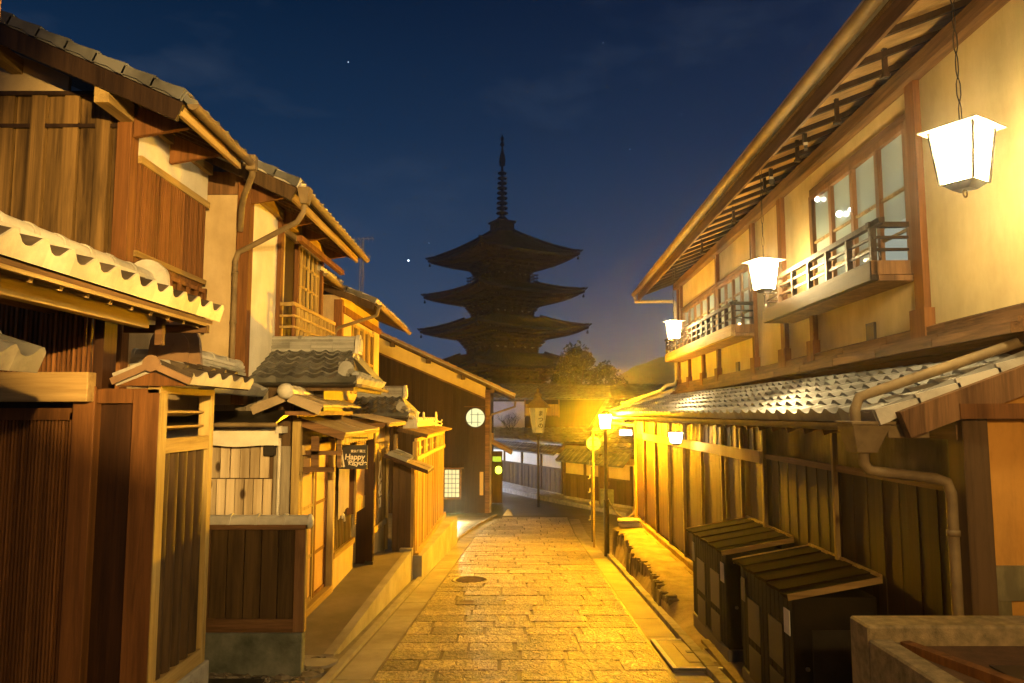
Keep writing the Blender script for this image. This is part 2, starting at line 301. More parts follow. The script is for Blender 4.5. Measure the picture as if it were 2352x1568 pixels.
class MB:
    def __init__(self): self.v = []; self.f = []; self.smooth = []
    def add(self, vs, fs, smooth=False):
        k = len(self.v); self.v += [Vector(p) for p in vs]
        for f in fs: self.f.append([k+i for i in f]); self.smooth.append(smooth)
    def box(self, F, s0, s1, n0, n1, z0, z1):
        s0, s1 = min(s0, s1), max(s0, s1); n0, n1 = min(n0, n1), max(n0, n1); z0, z1 = min(z0, z1), max(z0, z1)
        vs = [F.p(s, n, z) for z in (z0, z1) for n in (n0, n1) for s in (s0, s1)]
        fs = [(0, 2, 3, 1), (4, 5, 7, 6), (0, 1, 5, 4), (2, 6, 7, 3), (0, 4, 6, 2), (1, 3, 7, 5)]
        if F.flip: fs = [f[::-1] for f in fs]
        self.add(vs, fs); return self
    def wbox(self, x0, x1, y0, y1, z0, z1): return self.box(XF, x0, x1, y0, y1, z0, z1)
    def hexa(self, b, t):
        """bottom four and top four points, same order (counter-clockwise from above)"""
        self.add(list(b)+list(t), [(3, 2, 1, 0), (4, 5, 6, 7), (0, 1, 5, 4), (1, 2, 6, 5), (2, 3, 7, 6), (3, 0, 4, 7)]); return self
    def beam(self, P, Q, w, h, up=(0, 0, 1), drop=0.0):
        """bar from P to Q, w across, h deep; P and Q on its top face centre line minus drop"""
        P = Vector(P); Q = Vector(Q); d = (Q-P).normalized(); up = Vector(up)
        sd = d.cross(up).normalized(); u2 = sd.cross(d).normalized()
        P = P-u2*drop; Q = Q-u2*drop
        b = [P-sd*w/2-u2*h, P+sd*w/2-u2*h, Q+sd*w/2-u2*h, Q-sd*w/2-u2*h]
        t = [x+u2*h for x in b]
        return self.hexa(b, t)
    def tube(self, pts, r, seg=10, caps=True):
        pts = [Vector(p) for p in pts]; rs = r if isinstance(r, (list, tuple)) else [r]*len(pts)
        rings = []; prev = None
        for i, p in enumerate(pts):
            if i == 0: d = pts[1]-p
            elif i == len(pts)-1: d = p-pts[-2]
            else: d = (p-pts[i-1]).normalized()+(pts[i+1]-p).normalized()
            d.normalize()
            if prev is None:
                a = Vector((0, 0, 1)) if abs(d.z) < .9 else Vector((1, 0, 0))
                x = d.cross(a).normalized()
            else:
                x = (prev - d*prev.dot(d)).normalized()
            prev = x; y = d.cross(x)
            rings.append([p+(x*math.cos(2*math.pi*k/seg)+y*math.sin(2*math.pi*k/seg))*rs[i] for k in range(seg)])
        vs = [q for rg in rings for q in rg]; fs = []
        for i in range(len(rings)-1):
            for k in range(seg):
                k2 = (k+1) % seg; fs.append((i*seg+k, i*seg+k2, (i+1)*seg+k2, (i+1)*seg+k))
        self.add(vs, fs, True)
        if caps:
            self.add(rings[0], [tuple(range(seg))[::-1]]); self.add(rings[-1], [tuple(range(seg))])
        return self
    def lathe(self, c, prof, seg=14, rot=0.0, smooth=True, axis='Z'):
        vs = []; fs = []
        for (r, z) in prof:
            for k in range(seg):
                a = 2*math.pi*k/seg+rot
                vs.append(Vector(c)+Vector((r*math.cos(a), r*math.sin(a), z)))
        for i in range(len(prof)-1):
            for k in range(seg):
                k2 = (k+1) % seg; fs.append((i*seg+k, i*seg+k2, (i+1)*seg+k2, (i+1)*seg+k))
        fs.append(tuple(range(seg))[::-1]); fs.append(tuple((len(prof)-1)*seg+k for k in range(seg)))
        self.add(vs, fs, smooth); return self
    def prism(self, pts, off):
        """flat outline pts extruded by the vector off"""
        off = Vector(off); n = len(pts)
        a = [Vector(p) for p in pts]; b = [p+off for p in a]
        self.add(a+b, [tuple(range(n))[::-1], tuple(range(n, 2*n))]+[(i, (i+1) % n, n+(i+1) % n, n+i) for i in range(n)]); return self
    def half_round(self, P, Q, r, seg=7, squash=1.0):
        """half-round cap lying on the line P-Q"""
        P = Vector(P); Q = Vector(Q); d = (Q-P).normalized(); sd = d.cross(Vector((0, 0, 1))).normalized(); up = sd.cross(d)
        ring = lambda c: [c+sd*r*math.cos(math.pi*k/seg)+up*r*squash*math.sin(math.pi*k/seg) for k in range(seg+1)]
        a = ring(P); b = ring(Q); n = seg+1
        self.add(a+b, [(k, k+1, n+k+1, n+k) for k in range(seg)], True)
        self.add(a, [tuple(range(n))]); self.add(b, [tuple(range(n))[::-1]]); self.add([a[0], a[-1], b[-1], b[0]], [(0, 1, 2, 3)])
        return self
    def islands(self):
        par = list(range(len(self.v)))
        def fd(a):
            while par[a] != a: par[a] = par[par[a]]; a = par[a]
            return a
        for f in self.f:
            for q in f[1:]: par[fd(q)] = fd(f[0])
        grp = {}
        for fi, f in enumerate(self.f): grp.setdefault(fd(f[0]), []).append(fi)
        out = []
        for fs in grp.values():
            mb = MB(); idx = {}
            for fi in fs:
                nf = []
                for q in self.f[fi]:
                    if q not in idx: idx[q] = len(mb.v); mb.v.append(self.v[q])
                    nf.append(idx[q])
                mb.f.append(nf); mb.smooth.append(self.smooth[fi])
            out.append(mb)
        return out
    def build(self, name, mat, parent=None, bevel=0.0, label=None):
        if name in SPLIT and parent is not None:
            isl = self.islands()
            if 1 < len(isl) <= 60:
                for q in isl: o = q.build('\0'+name, mat, parent, bevel, label)
                return o
        name = name.lstrip('\0')
        org = Vector((0, 0, 0))
        p = parent
        while p is not None: org += p.location; p = p.parent
        me = bpy.data.meshes.new(name); me.from_pydata([tuple(q-org) for q in self.v], [], self.f)
        me.materials.append(mat); me.polygons.foreach_set('use_smooth', self.smooth)
        me.validate(); me.update()
        o = bpy.data.objects.new(name, me); col.objects.link(o)
        if parent is not None: o.parent = parent
        if bevel:
            bv = o.modifiers.new('bevel', 'BEVEL'); bv.width = bevel; bv.segments = 1; bv.limit_method = 'ANGLE'
        if label: o['label'] = label
        return o
def thing(name, label, cat, loc=(0, 0, 0), group=None):
    o = bpy.data.objects.new(name, None); o.empty_display_size = .2; col.objects.link(o); o.location = loc
    o['label'] = label; o['category'] = cat
    if group: o['group'] = group
    return o
def tag(o, label, cat, group=None):
    o['label'] = label; o['category'] = cat
    if group: o['group'] = group
    return o
def struct(o, kind='structure'): o['kind'] = kind; return o
def copy_thing(root, loc, label, group):
    r = root.copy(); col.objects.link(r); r.location = loc; r['label'] = label; r['group'] = group
    for ch in list(root.children):
        c = ch.copy(); col.objects.link(c); c.parent = r
        for g in list(ch.children):
            d = g.copy(); col.objects.link(d); d.parent = c
    return r

# ------------------------------------------------------------------ roof pieces
def wave(f, amp):
    g = (f-.82) % 1.0
    return amp*(.5+.5*math.cos(2*math.pi*g))**1.7
def tiles(mb, A, B, C, D, nt, nr, amp=.035, drop=.06, step=.022, J=7, front=True, fr=None):
    """pantiles on the patch A-B (eave) to D-C (top); A under D, B under C"""
    A, B, C, D = map(Vector, (A, B, C, D))
    nrm = (B-A).cross(D-A).normalized()
    if nrm.z < 0: nrm = -nrm
    def P(u, v): return (A*(1-u)+B*u)*(1-v)+(D*(1-u)+C*u)*v
    for r in range(nr):
        v0 = r/nr; v1 = min(1.0, (r+1)/nr+.04/nr)
        for i in range(nt):
            lo = []; hi = []; bt = []
            jit = random.uniform(-.003, .003)
            for j in range(J+1):
                f = j/J; u = (i+f)/nt; h = wave(f, amp)
                lo.append(P(u, v0)+nrm*(h+step+jit)); hi.append(P(u, v1)+nrm*(h+jit))
                if r == 0 and front: bt.append(P(u, v0)+nrm*(-drop+.012))
                else: bt.append(P(u, v0)+nrm*(h-.012))
            n = J+1
            mb.add(lo+hi, [(j, j+1, n+j+1, n+j) for j in range(J)], True)
            if r == 0 and fr is not None:
                th = (B-A).cross(nrm).normalized()*.012
                if th.dot(D-A) > 0: th = -th
                fr.add([q+th for q in bt]+[q+th for q in lo]+lo, [(j, j+1, n+j+1, n+j) for j in range(J)]+[(n+j, n+j+1, 2*n+j+1, 2*n+j) for j in range(J)], False)
            mb.add(bt+lo, [(j, j+1, n+j+1, n+j) for j in range(J)], False)
    # verge edges and flat underside
    mb.add([A-nrm*.06, B-nrm*.06, C-nrm*.06, D-nrm*.06], [(0, 1, 2, 3)])
    for (p, q) in ((A, D), (B, C)):
        mb.add([p-nrm*.06, q-nrm*.06, q+nrm*.05, p+nrm*.05], [(0, 1, 2, 3)])
    return mb
def verge_tiles(mb, P, Q, n, side, w=.16, drop=.10):
    """stepped end tiles along the rake P (eave) to Q (top); side = unit vector pointing out of the gable"""
    P = Vector(P); Q = Vector(Q); side = Vector(side)
    d = (Q-P)/n; up = side.cross(d).normalized()
    if up.z < 0: up = -up
    for i in range(n):
        a = P+d*i; b = P+d*(i+1.06)
        lift = .035
        p0 = [a-side*w+up*lift, a+up*lift, b+up*.005, b-side*w+up*.005]
        q0 = [x-up*.02 for x in p0]
        mb.hexa(q0, p0)
        o = side*.018
        c1 = a+up*lift; c2 = b+up*.005; m = (c1+c2)/2
        pts = [c1, c2, c2-up*(drop*.7), m-up*(drop*.72), c1+d*.22-up*drop, c1-up*drop]
        mb.prism(pts, o)
    return mb
def ridge(parent, P, Q, w=.16, layers=3, r=.075, mat=None, ends=True, name='ridge', end_mat=None, both=False, es=1.0):
    mat = mat or TILE; P = Vector(P); Q = Vector(Q)
    mb = MB(); up = Vector((0, 0, 1)); d = (Q-P).normalized()
    hgt = .045
    L = (Q-P).length
    ns = max(1, int(L/.3))
    for k in range(layers):
        ww = w-.018*k
        for i in range(ns):
            a = P+d*(L*i/ns+.002); b = P+d*(L*(i+1)/ns-.002)
            mb.beam(a+up*(hgt*(k+1)), b+up*(hgt*(k+1)), ww, hgt-.012)
        mb.beam(P+up*(hgt*(k+1)-.033), Q+up*(hgt*(k+1)-.033), ww-.04, .014)
    zt = hgt*layers
    nsg = max(1, int(L/.32))
    for i in range(nsg):
        a = P+d*(L*i/nsg)+up*zt; b = P+d*(L*(i+1)/nsg-.006)+up*zt
        mb.half_round(a, b, r, 8)
        mb.half_round(b-d*.05, b+d*.0, r+.01, 8)
    o = mb.build(name, mat, parent)
    if ends:
        sd = d.cross(up).normalized()
        for (E, dd) in ((P, -d), (Q, d)) if both else ((P, -d),):
            e = MB(); H = (zt+r+.10)*es; Wd = (w*.5+.06)*es
            out = []
            for k in range(13):
                a = math.pi*k/12
                out.append(E+dd*.02+sd*Wd*math.cos(a)*(1.0 if 2 < k < 10 else 1.08)+up*(H*.45+H*.55*math.sin(a)))
            out = [E+dd*.02+sd*Wd*1.18-up*.03]+out+[E+dd*.02-sd*Wd*1.18-up*.03]
            e.prism(out, dd*.05)
            inn = []
            for k in range(13):
                a = math.pi*k/12
                inn.append(E+dd*.07+sd*Wd*.66*math.cos(a)+up*(H*.42+H*.36*math.sin(a)))
            inn = [E+dd*.07+sd*Wd*.66+up*.01]+inn+[E+dd*.07-sd*Wd*.66+up*.01]
            e.prism(inn, dd*.02)
            e.build('ridge_end_tile', end_mat or mat, o)
    return o
def board_wall(F, s0, s1, z0, z1, n=0.0, bw=.18, th=.022, lap=.006, vary=.0, ztop=None, gap=.004):
    """upright boards, each its own piece; ztop(s) gives a sloping top"""
    mb = MB(); L = s1-s0; k = max(1, round(abs(L)/bw)); w = L/k
    for i in range(k):
        a = s0+w*i+gap/2; b = s0+w*(i+1)-gap/2
        off = random.uniform(0, lap)+(lap if i % 2 else 0)
        if ztop:
            za, zb = ztop(a), ztop(b)
            q = [F.p(a, n, z0), F.p(b, n, z0), F.p(b, n+th+off, z0), F.p(a, n+th+off, z0)]
            t = [F.p(a, n, za), F.p(b, n, zb), F.p(b, n+th+off, zb), F.p(a, n+th+off, za)]
            mb.hexa(q, t)
        else: mb.box(F, a, b, n, n+th+off, z0, z1)
    return mb
def battens(mb, F, s0, s1, z0, z1, n, pitch, w=.03, th=.02):
    k = int(abs(s1-s0)/pitch)
    for i in range(k+1):
        s = s0+(s1-s0)*i/max(1, k); mb.box(F, s-w/2, s+w/2, n, n+th, z0, z1)
    return mb
def lattice(F, s0, s1, z0, z1, n, pitch, w, th=.02, rows=()):
    mb = MB(); battens(mb, F, s0+w/2, s1-w/2, z0, z1, n, pitch, w, th)
    for z in rows: mb.box(F, s0, s1, n-.008, n-.001, z-.012, z+.012)
    return mb
def rafters(mb, eaveP, eaveQ, topP, topQ, n, w=.045, h=.06, drop=.07):
    eaveP, eaveQ, topP, topQ = map(Vector, (eaveP, eaveQ, topP, topQ))
    for i in range(n):
        t = (i+.5)/n; mb.beam(eaveP.lerp(eaveQ, t), topP.lerp(topQ, t), w, h, drop=drop)
    return mb
def gutter(P, Q, r, parent, mat=None, joints=6, name='gutter'):
    """half-round trough hung under an eave, with bands"""
    P = Vector(P); Q = Vector(Q); d = (Q-P).normalized(); sd = d.cross(Vector((0, 0, 1))).normalized(); up = Vector((0, 0, 1))
    mb = MB(); seg = 9
    def ring(c, r): return [c+sd*r*math.cos(math.pi+math.pi*k/seg)+up*r*math.sin(math.pi+math.pi*k/seg) for k in range(seg+1)]
    n = seg+1
    for (a, b, rr) in [(P, Q, r), (P, Q, r*.9)]+[(P.lerp(Q, (i+.5)/joints)-d*.03, P.lerp(Q, (i+.5)/joints)+d*.03, r*1.07) for i in range(joints)]:
        mb.add(ring(a, rr)+ring(b, rr), [(k, k+1, n+k+1, n+k) for k in range(seg)], True)
    mb.add(ring(P, r), [tuple(range(n))]); mb.add(ring(Q, r), [tuple(range(n))])
    return mb.build(name, mat or METAL_B, parent)
def text_obj(body, size, mat, parent, M, name='lettering', thick=.003, bold=0.0, shear=0.0, align='CENTER'):
    cu = bpy.data.curves.new(name, 'FONT'); cu.body = body; cu.size = size; cu.extrude = thick; cu.align_x = align; cu.align_y = 'CENTER'
    cu.offset = bold; cu.shear = shear
    t = bpy.data.objects.new(name, cu); col.objects.link(t)
    dg = bpy.context.evaluated_depsgraph_get(); me = bpy.data.meshes.new_from_object(t.evaluated_get(dg))
    bpy.data.objects.remove(t); bpy.data.curves.remove(cu)
    me.transform(M); me.materials.clear(); me.materials.append(mat)
    o = bpy.data.objects.new(name, me); col.objects.link(o); me.name = name
    if parent:
        org = Vector((0, 0, 0)); p = parent
        while p is not None: org += p.location; p = p.parent
        me.transform(Matrix.Translation(-org)); o.parent = parent
    return o

# ================================================================== GROUND
g = MB(); g.add([(-600, -40, -1.75), (600, -40, -1.75), (600, 900, -1.75), (-600, 900, -1.75)], [(0, 1, 2, 3)])
struct(g.build('ground', SOIL))
# street bed (mortar level), following the fall of the lane and flat beyond
g = MB(); ys = [-6, 0, 6, 12, 18, 20, 22, 26]
for a, b in zip(ys[:-1], ys[1:]):
    g.add([(-5.2, a, gz(a)-.012), (3.2, a, gz(a)-.012), (3.2, b, gz(b)-.012), (-5.2, b, gz(b)-.012)], [(0, 1, 2, 3)])
struct(g.build('street_bed', MORTAR))
g = MB(); g.add([(-30, 22.0, -1.336), (30, 22.0, -1.336), (30, 80, -1.336), (-30, 80, -1.336)], [(0, 1, 2, 3)])
struct(g.build('road', ROAD))

def xl(y):      # left edge of the paving strip (kerb line)
    if y < 21: return -1.84+.0265*(y-7.6) if y > 3 else -1.96
    return -1.485+.09*(y-21)**1.45
def xr(y): return 2.05+.014*(y-8)
def pl(y): return xl(y)+.42
def prr(y): return xr(y)-.40
# granite paving in courses across the lane
pv = MB()
y = -1.5
rng = random.Random(3)
while y < 25.5:
    h = rng.uniform(.34, .42)
    x = pl(y)+.01; xe = prr(y)-.01
    first = True
    while x < xe-.05:
        w = rng.uniform(.52, .95)
        if first: w *= rng.uniform(.35, 1.0); first = False
        x2 = min(x+w, xe)
        if xe-x2 < .25: x2 = xe
        g_ = .011; dz = rng.uniform(-.004, .004); tl = rng.uniform(-.003, .003)
        a, b = y+g_*.6, y+h-g_*.6
        jx = rng.uniform(-.012, .012)
        x0, x1 = x+.021, x2-.021
        t = [(x0, a, gz(a)+dz), (x1, a, gz(a)+dz+tl), (x1+jx, b, gz(b)+dz+tl), (x0+jx, b, gz(b)+dz)]
        bt = [(p[0]+(-.008 if i in (0, 3) else .008), p[1]+(-.006 if i < 2 else .006), p[2]-.03) for i, p in enumerate(t)]
        pv.hexa(bt, t)
        x = x2
    y += h
struct(pv.build('paving', PAVE))
# smooth margins of long flat stones
for nm, fa, fb in (('left_gutter_strip', lambda y: xl(y)+.06, lambda y: pl(y)-.012), ('right_gutter_strip', lambda y: prr(y)+.012, lambda y: xr(y)-.055)):
    m = MB(); y = -1.5
    while y < 25:
        L = rng.uniform(.85, 1.25); a, b = y+.006, y+L-.006; dz = rng.uniform(-.003, .001)-.006
        t = [(fa(a), a, gz(a)+dz), (fb(a), a, gz(a)+dz), (fb(b), b, gz(b)+dz), (fa(b), b, gz(b)+dz)]
        m.hexa([(p[0], p[1], p[2]-.04) for p in t], t); y += L
    struct(m.build(nm, CONC))
# kerbs
for nm, fx, sgn, up_ in (('left_kerb', xl, -1, .035), ('right_kerb', xr, 1, .06)):
    m = MB(); y = -1.5
    yend = 25.5 if sgn < 0 else 17.2
    while y < yend:
        L = rng.uniform(.55, .65); a, b = y+.003, y+L-.003; w = .085 if sgn < 0 else .11
        x0a, x0b = fx(a)-.03*sgn, fx(b)-.03*sgn; z_ = up_+rng.uniform(-.003, .003)
        q = [(x0a, a), (x0a+sgn*w, a), (x0b+sgn*w, b), (x0b, b)]
        if sgn < 0: q = [q[1], q[0], q[3], q[2]]
        t = [(p[0], p[1], gz(p[1])+z_) for p in q]
        m.hexa([(p[0], p[1], p[2]-.1) for p in t], t); y += L
    struct(m.build(nm, STONE if sgn > 0 else CONC))
# left verge beside the foreground fence: rubble set in mortar
m = MB(); m.add([(-5, -1, gz(-1)+.02), (xl(0)-.1, -1, gz(-1)+.02), (xl(8)-.1, 8.6, gz(8.6)+.02), (-5, 8.6, gz(8.6)+.02)], [(0, 1, 2, 3)])
struct(m.build('left_verge', CONC_D))
m = MB()
for i in range(150):
    y = rng.uniform(6.6, 8.35); x = rng.uniform(-3.3, xl(y)-.16); r = rng.uniform(.035, .085)
    k = rng.randint(5, 7); a0 = rng.uniform(0, 6); z = gz(y)+.02
    pts = [(x+r*rng.uniform(.7, 1.3)*1.3*math.cos(a0+2*math.pi*j/k), y+r*rng.uniform(.7, 1.2)*math.sin(a0+2*math.pi*j/k), z) for j in range(k)]
    top = [((p[0]-x)*.72+x, (p[1]-y)*.72+y, z+rng.uniform(.012, .04)) for p in pts]
    m.add(pts+top, [tuple(range(k, 2*k))]+[(j, (j+1) % k, k+(j+1) % k, k+j) for j in range(k)])
struct(m.build('rubble_paving', RUBBLE), 'stuff')
# left apron in front of the shops: a level concrete ledge with a lipped riser
m = MB()
ax = lambda y: xl(y)-.07 - (.10 if y < 13.9 else -.02)
yy = [8.5, 9.5, 10.5, 11.5, 12.5, 13.8]
zt = lambda y: gz(8.5)+.03 + (y-8.5)*.030
for a, b in zip(yy[:-1], yy[1:]):
    t = [(-3.6, a, zt(a)), (ax(a), a, zt(a)), (ax(b), b, zt(b)), (-3.6, b, zt(b))]
    m.hexa([(p[0], p[1], -1.3) for p in t], t)
struct(m.build('apron', CONC_D))
m = MB()
for a, b in zip(yy[:-1], yy[1:]):
    t = [(ax(a)-.11, a, zt(a)+.012), (ax(a)+.008, a, zt(a)+.012), (ax(b)+.008, b, zt(b)+.012), (ax(b)-.11, b, zt(b)+.012)]
    m.hexa([(p[0], p[1], -1.3) for p in t], t)
m.hexa([(-3.6, 8.38, -1), (ax(8.5)+.1, 8.38, -1), (ax(8.5), 8.5, -1), (-3.6, 8.5, -1)], [(-3.6, 8.38, gz(8.5)+.02), (ax(8.5)+.1, 8.38, gz(8.5)+.02), (ax(8.5), 8.5, gz(8.5)+.035), (-3.6, 8.5, gz(8.5)+.035)])
m.wbox(ax(13.6)-.2, ax(13.8)+.02, 13.78, 13.95, -1.3, -.27)
struct(m.build('apron_riser', CONC))
# foundation block under the board fence
m = MB(); t = [(-2.1, 13.96, -.42), (-1.66, 13.96, -.42), (-1.43, 19.7, -.50), (-2.1, 19.7, -.50)]
m.hexa([(p[0], p[1], -1.4) for p in t], t)
struct(m.build('fence_foundation', CONC))
# right bank: stone-faced ledge under the long fence
m = MB()
top = lambda y: -.36
fx = lambda y: xr(y)+.13+(.05*math.sin(y*2.1))
ys = [8.6+.35*i for i in range(25)]
k0 = len(m.v)
vs = []; fs = []
for i, y in enumerate(ys):
    blend = min(1, max(0, (y-9.0)/2.2)); zt_ = (gz(y)+.10)*(1-blend)+top(y)*blend
    fxx = fx(y)
    for x, z in ((xr(y)+.07, gz(y)+.05), (fxx+.02*math.sin(i*5), gz(y)+.05+(zt_-gz(y)-.05)*.55), (fxx+.05, zt_-.03), (fxx+.14, zt_+.01), (2.75, zt_*.55+top(y)*.45+.02*math.sin(i*1.7)), (3.1, top(y))):
        vs.append((x, y, z+.012*math.sin(i*2.3+x*9)))
for i in range(len(ys)-1):
    for j in range(5): fs.append((i*6+j, i*6+j+1, (i+1)*6+j+1, (i+1)*6+j))
m.add(vs, fs, True)
yE = ys[-1]; m.add([(xr(yE)+.07, yE, -1.3), (3.1, yE, -1.3), (3.1, yE, top(yE)), (fx(yE)+.1, yE, top(yE)), (fx(yE), yE, top(yE)-.05)], [(0, 1, 2, 3, 4)])
m.wbox(2.2, 3.2, 2, 8.9, -1.2, -.42)
struct(m.build('earth_bank', DIRT))
m = MB()
for i in range(60):     # split stones set on edge in the face of the bank
    y = 10.6+i*.106; hh = (top(y)-gz(y))*rng.uniform(.8, 1.02); x = fx(y)
    d = rng.uniform(.02, .07)
    b = [(x-d*.7, y, gz(y)), (x+.12, y, gz(y)), (x+.12, y+.10, gz(y)), (x-d*rng.uniform(.5, 1), y+.10, gz(y))]
    t = [(x-d*.2, y+rng.uniform(-.02, .02), gz(y)+hh), (x+.13, y, gz(y)+hh), (x+.13, y+.1, gz(y)+hh), (x-d*.1, y+.1, gz(y)+hh*rng.uniform(.93, 1))]
    m.hexa(b, t)
struct(m.build('bank_facing_stones', RUBBLE), 'stuff')

# covers let into the lane
G = lambda u, v: C0+ray(u, v)*(CAM_H/(-(ray(u, v).z+.06*ray(u, v).y)))
c = G(1079, 1333)
mh = thing('manhole_cover', 'round iron manhole cover with a raised rim in the middle of the lane', 'manhole cover', tuple(c))
m = MB(); m.lathe((c.x, c.y, c.z-.01), [(.33, 0), (.33, .022), (.29, .026), (.29, .016), (.02, .018)], 28); m.build('rim', IRON, mh)
m = MB()
for i in range(-3, 4):
    w = math.sqrt(max(0, .26**2-(i*.075)**2)); m.wbox(c.x-w, c.x+w, c.y+i*.075-.012, c.y+i*.075+.012, c.z+.004, c.z+.021)
m.build('pattern', IRON, mh)
c = G(1071, 1385)
dc = thing('small_drain_cover', 'small square iron drain cover nearer than the round one', 'drain cover', tuple(c))
m = MB(); m.wbox(c.x-.14, c.x+.14, c.y-.13, c.y-.10, c.z-.02, c.z+.014); m.wbox(c.x-.14, c.x+.14, c.y+.10, c.y+.13, c.z-.012, c.z+.010)
m.wbox(c.x-.14, c.x-.11, c.y-.1, c.y+.1, c.z-.02, c.z+.012); m.wbox(c.x+.11, c.x+.14, c.y-.1, c.y+.1, c.z-.02, c.z+.012); m.build('frame', IRON, dc)
m = MB(); m.wbox(c.x-.11, c.x+.11, c.y-.10, c.y+.10, c.z-.01, c.z+.006); m.build('plate', CONC_D, dc)
# square hatch with white painted frame by the right kerb
hp = [G(1493, 1474), G(1640, 1474), G(1712, 1542), G(1552, 1542)]
yA, yB = hp[0].y, hp[3].y; xA = hp[3].x-.03; xB = xr(7.8)+.32
ht = thing('utility_hatch', 'square concrete utility hatch outlined in white paint beside the right kerb', 'hatch', (xA, yB, gz(yB)))
def flat(mb, x0, x1, y0, y1, lift, th=.02):
    t = [(x0, y0, gz(y0)+lift), (x1, y0, gz(y0)+lift), (x1, y1, gz(y1)+lift), (x0, y1, gz(y1)+lift)]
    mb.hexa([(p[0], p[1], p[2]-th) for p in t], t)
m = MB(); flat(m, xA, xB, yB, yA, .030, .08); m.build('slab', CONC_D, ht)
m = MB(); flat(m, xA, xA+.05, yB, yA, .036, .02); flat(m, xA+.05, xB, yA-.035, yA, .036, .02); flat(m, xA+.05, xB, yB, yB+.035, .036, .02); m.build('painted_frame', WHITE_PAINT, ht)
m = MB(); flat(m, xA+.22, xB-.16, yB+.22, yA-.22, .040, .02); m.build('lid', CONC, ht)
m = MB(); flat(m, (xA+xB)/2-.06, (xA+xB)/2+.12, (yA+yB)/2-.04, (yA+yB)/2+.04, .046, .02); m.build('lifting_eye', METAL_D, ht)
c = C0+ray(1550, 1413)*((CAM_H+.62)/(-ray(1550, 1413).z))
m = MB(); m.hexa([(c.x-.05, c.y-.03, -.62), (c.x+.05, c.y-.035, -.60), (c.x+.055, c.y+.03, -.60), (c.x-.045, c.y+.035, -.62)], [(c.x-.04, c.y-.02, -.56), (c.x+.04, c.y-.02, -.55), (c.x+.04, c.y+.02, -.55), (c.x-.03, c.y+.02, -.555)])
tag(m.build('stone_chip', WHITE_PAINT), 'small white stone chip lying on the right verge', 'stone')

# ================================================================== RIGHT HOUSE (two storeys)
FW = Frame((3.05, 0), (0, 1), (-1, 0))                        # long fence / ground floor wall
FU = Frame((3.35, 0), (.0342, 1), (-1, .0342))                # upper wall
FE = Frame((2.55, 0), (.032, 1), (-1, .032))                  # upper eave
rh = thing('long_townhouse', 'long two-storey cream plastered townhouse lining the right side of the lane', 'house', (4, 11, -.4))
# --- lower wall
zB = -.34
wm = MB(); wm.wbox(3.10, 6.5, 5.1, 18.2, zB, 2.15)
wm.build('ground_floor_wall', PL_OLIVE, rh)
m = board_wall(FW, 8.95, 18.15, zB+.1, 1.60, 0, .115, .02, .0015); m.build('fence_boards', W_FENCE, rh)
m = board_wall(FW, 8.95, 16.9, 1.74, 2.02, 0, .12, .018, .01); m.build('upper_fence_boards', W_FENCE, rh)
m = board_wall(FW, 5.2, 8.85, zB, 1.66, 0, .13, .03, .004); m.build('dark_wainscot_boards', W_WAINS, rh)
m = MB(); m.box(FW, 8.95, 16.9, .03, .09, 1.60, 1.74); m.build('white_rail', PL_TAN, rh)
m = MB(); m.box(FW, 5.2, 8.85, .03, .06, 1.66, 1.72); m.box(FW, 5.0, 18.2, .0, .07, 2.02, 2.12); m.box(FW, 16.9, 18.15, .0, .05, 1.60, 1.68); m.build('wall_rail', W_MID_Y, rh)
m = MB(); m.box(FW, 16.9, 17.5, .005, .02, 1.70, 2.02); m.box(FW, 17.55, 18.1, .005, .02, 1.70, 2.02); m.build('plaster_panel', PL_CREAM, rh)
for i, s in enumerate((18.12, 16.9, 15.6, 14.3, 13.05, 11.8, 10.65, 9.75, 8.9, 6.95)):
    w = .05 if i not in (0, 8) else .075
    m = MB(); m.box(FW, s-w/2, s+w/2, .03, .075, zB, 2.02); m.build('wall_post', W_OPEN, rh)
m = MB(); m.box(FW, 5.0, 18.2, .03, .12, zB-.02, zB+.07); m.box(FW, 5.0, 18.25, -.1, .18, zB-.5, zB-.02); m.build('ground_sill', W_OPEN, rh)
# --- lower roof
eA = Vector((2.44, 5.0, 2.17)); eB = Vector((2.44, 18.6, 2.17)); tB = Vector((3.93, 18.0, 2.62)); tA = Vector((3.50, 5.0, 2.58))
m = MB(); tiles(m, eA, eB, tB, tA, 52, 6, amp=.042, drop=.05, step=.03); 
lr = m.build('lower_roof', TILE, rh)
m = MB(); verge_tiles(m, (2.44, 4.99, 2.19), (4.10, 4.99, 2.80), 6, (0, -1, 0), w=.22, drop=.11); m.build('verge_tiles', TILE_L, lr)
m = MB(); m.beam((2.56, 4.93, 2.205), (4.2, 4.93, 2.805), .07, .18); m.build('barge_board', W_MID, lr)
m = MB(); rafters(m, (2.50, 5.1, 2.13), (2.50, 18.5, 2.13), (3.1, 5.1, 2.36), (3.1, 18.2, 2.33), 34, .04, .05); m.build('rafter', W_MID, lr)
m = MB(); m.add([(2.48, 5, 2.125), (2.48, 18.6, 2.125), (3.15, 18.3, 2.33), (3.15, 5, 2.36)], [(0, 1, 2, 3)]); m.build('soffit', W_MID_Y, lr)
gutter((2.37, 5.25, 2.13), (2.37, 18.55, 2.11), .055, lr, METAL_B, 20, 'gutter')
# end slope at the far corner
m = MB(); m.beam((2.45, 18.6, 2.22), (3.95, 17.9, 2.74), .16, .09); m.half_round((2.45, 18.6, 2.22), (3.95, 17.9, 2.74), .07); m.build('hip_ridge', TILE_L, lr)
m = MB(); tiles(m, (3.1, 18.35, 2.15), (6.0, 18.6, 2.15), (6.0, 17.6, 2.62), (3.95, 17.6, 2.70), 9, 4); m.build('end_roof', TILE, lr)
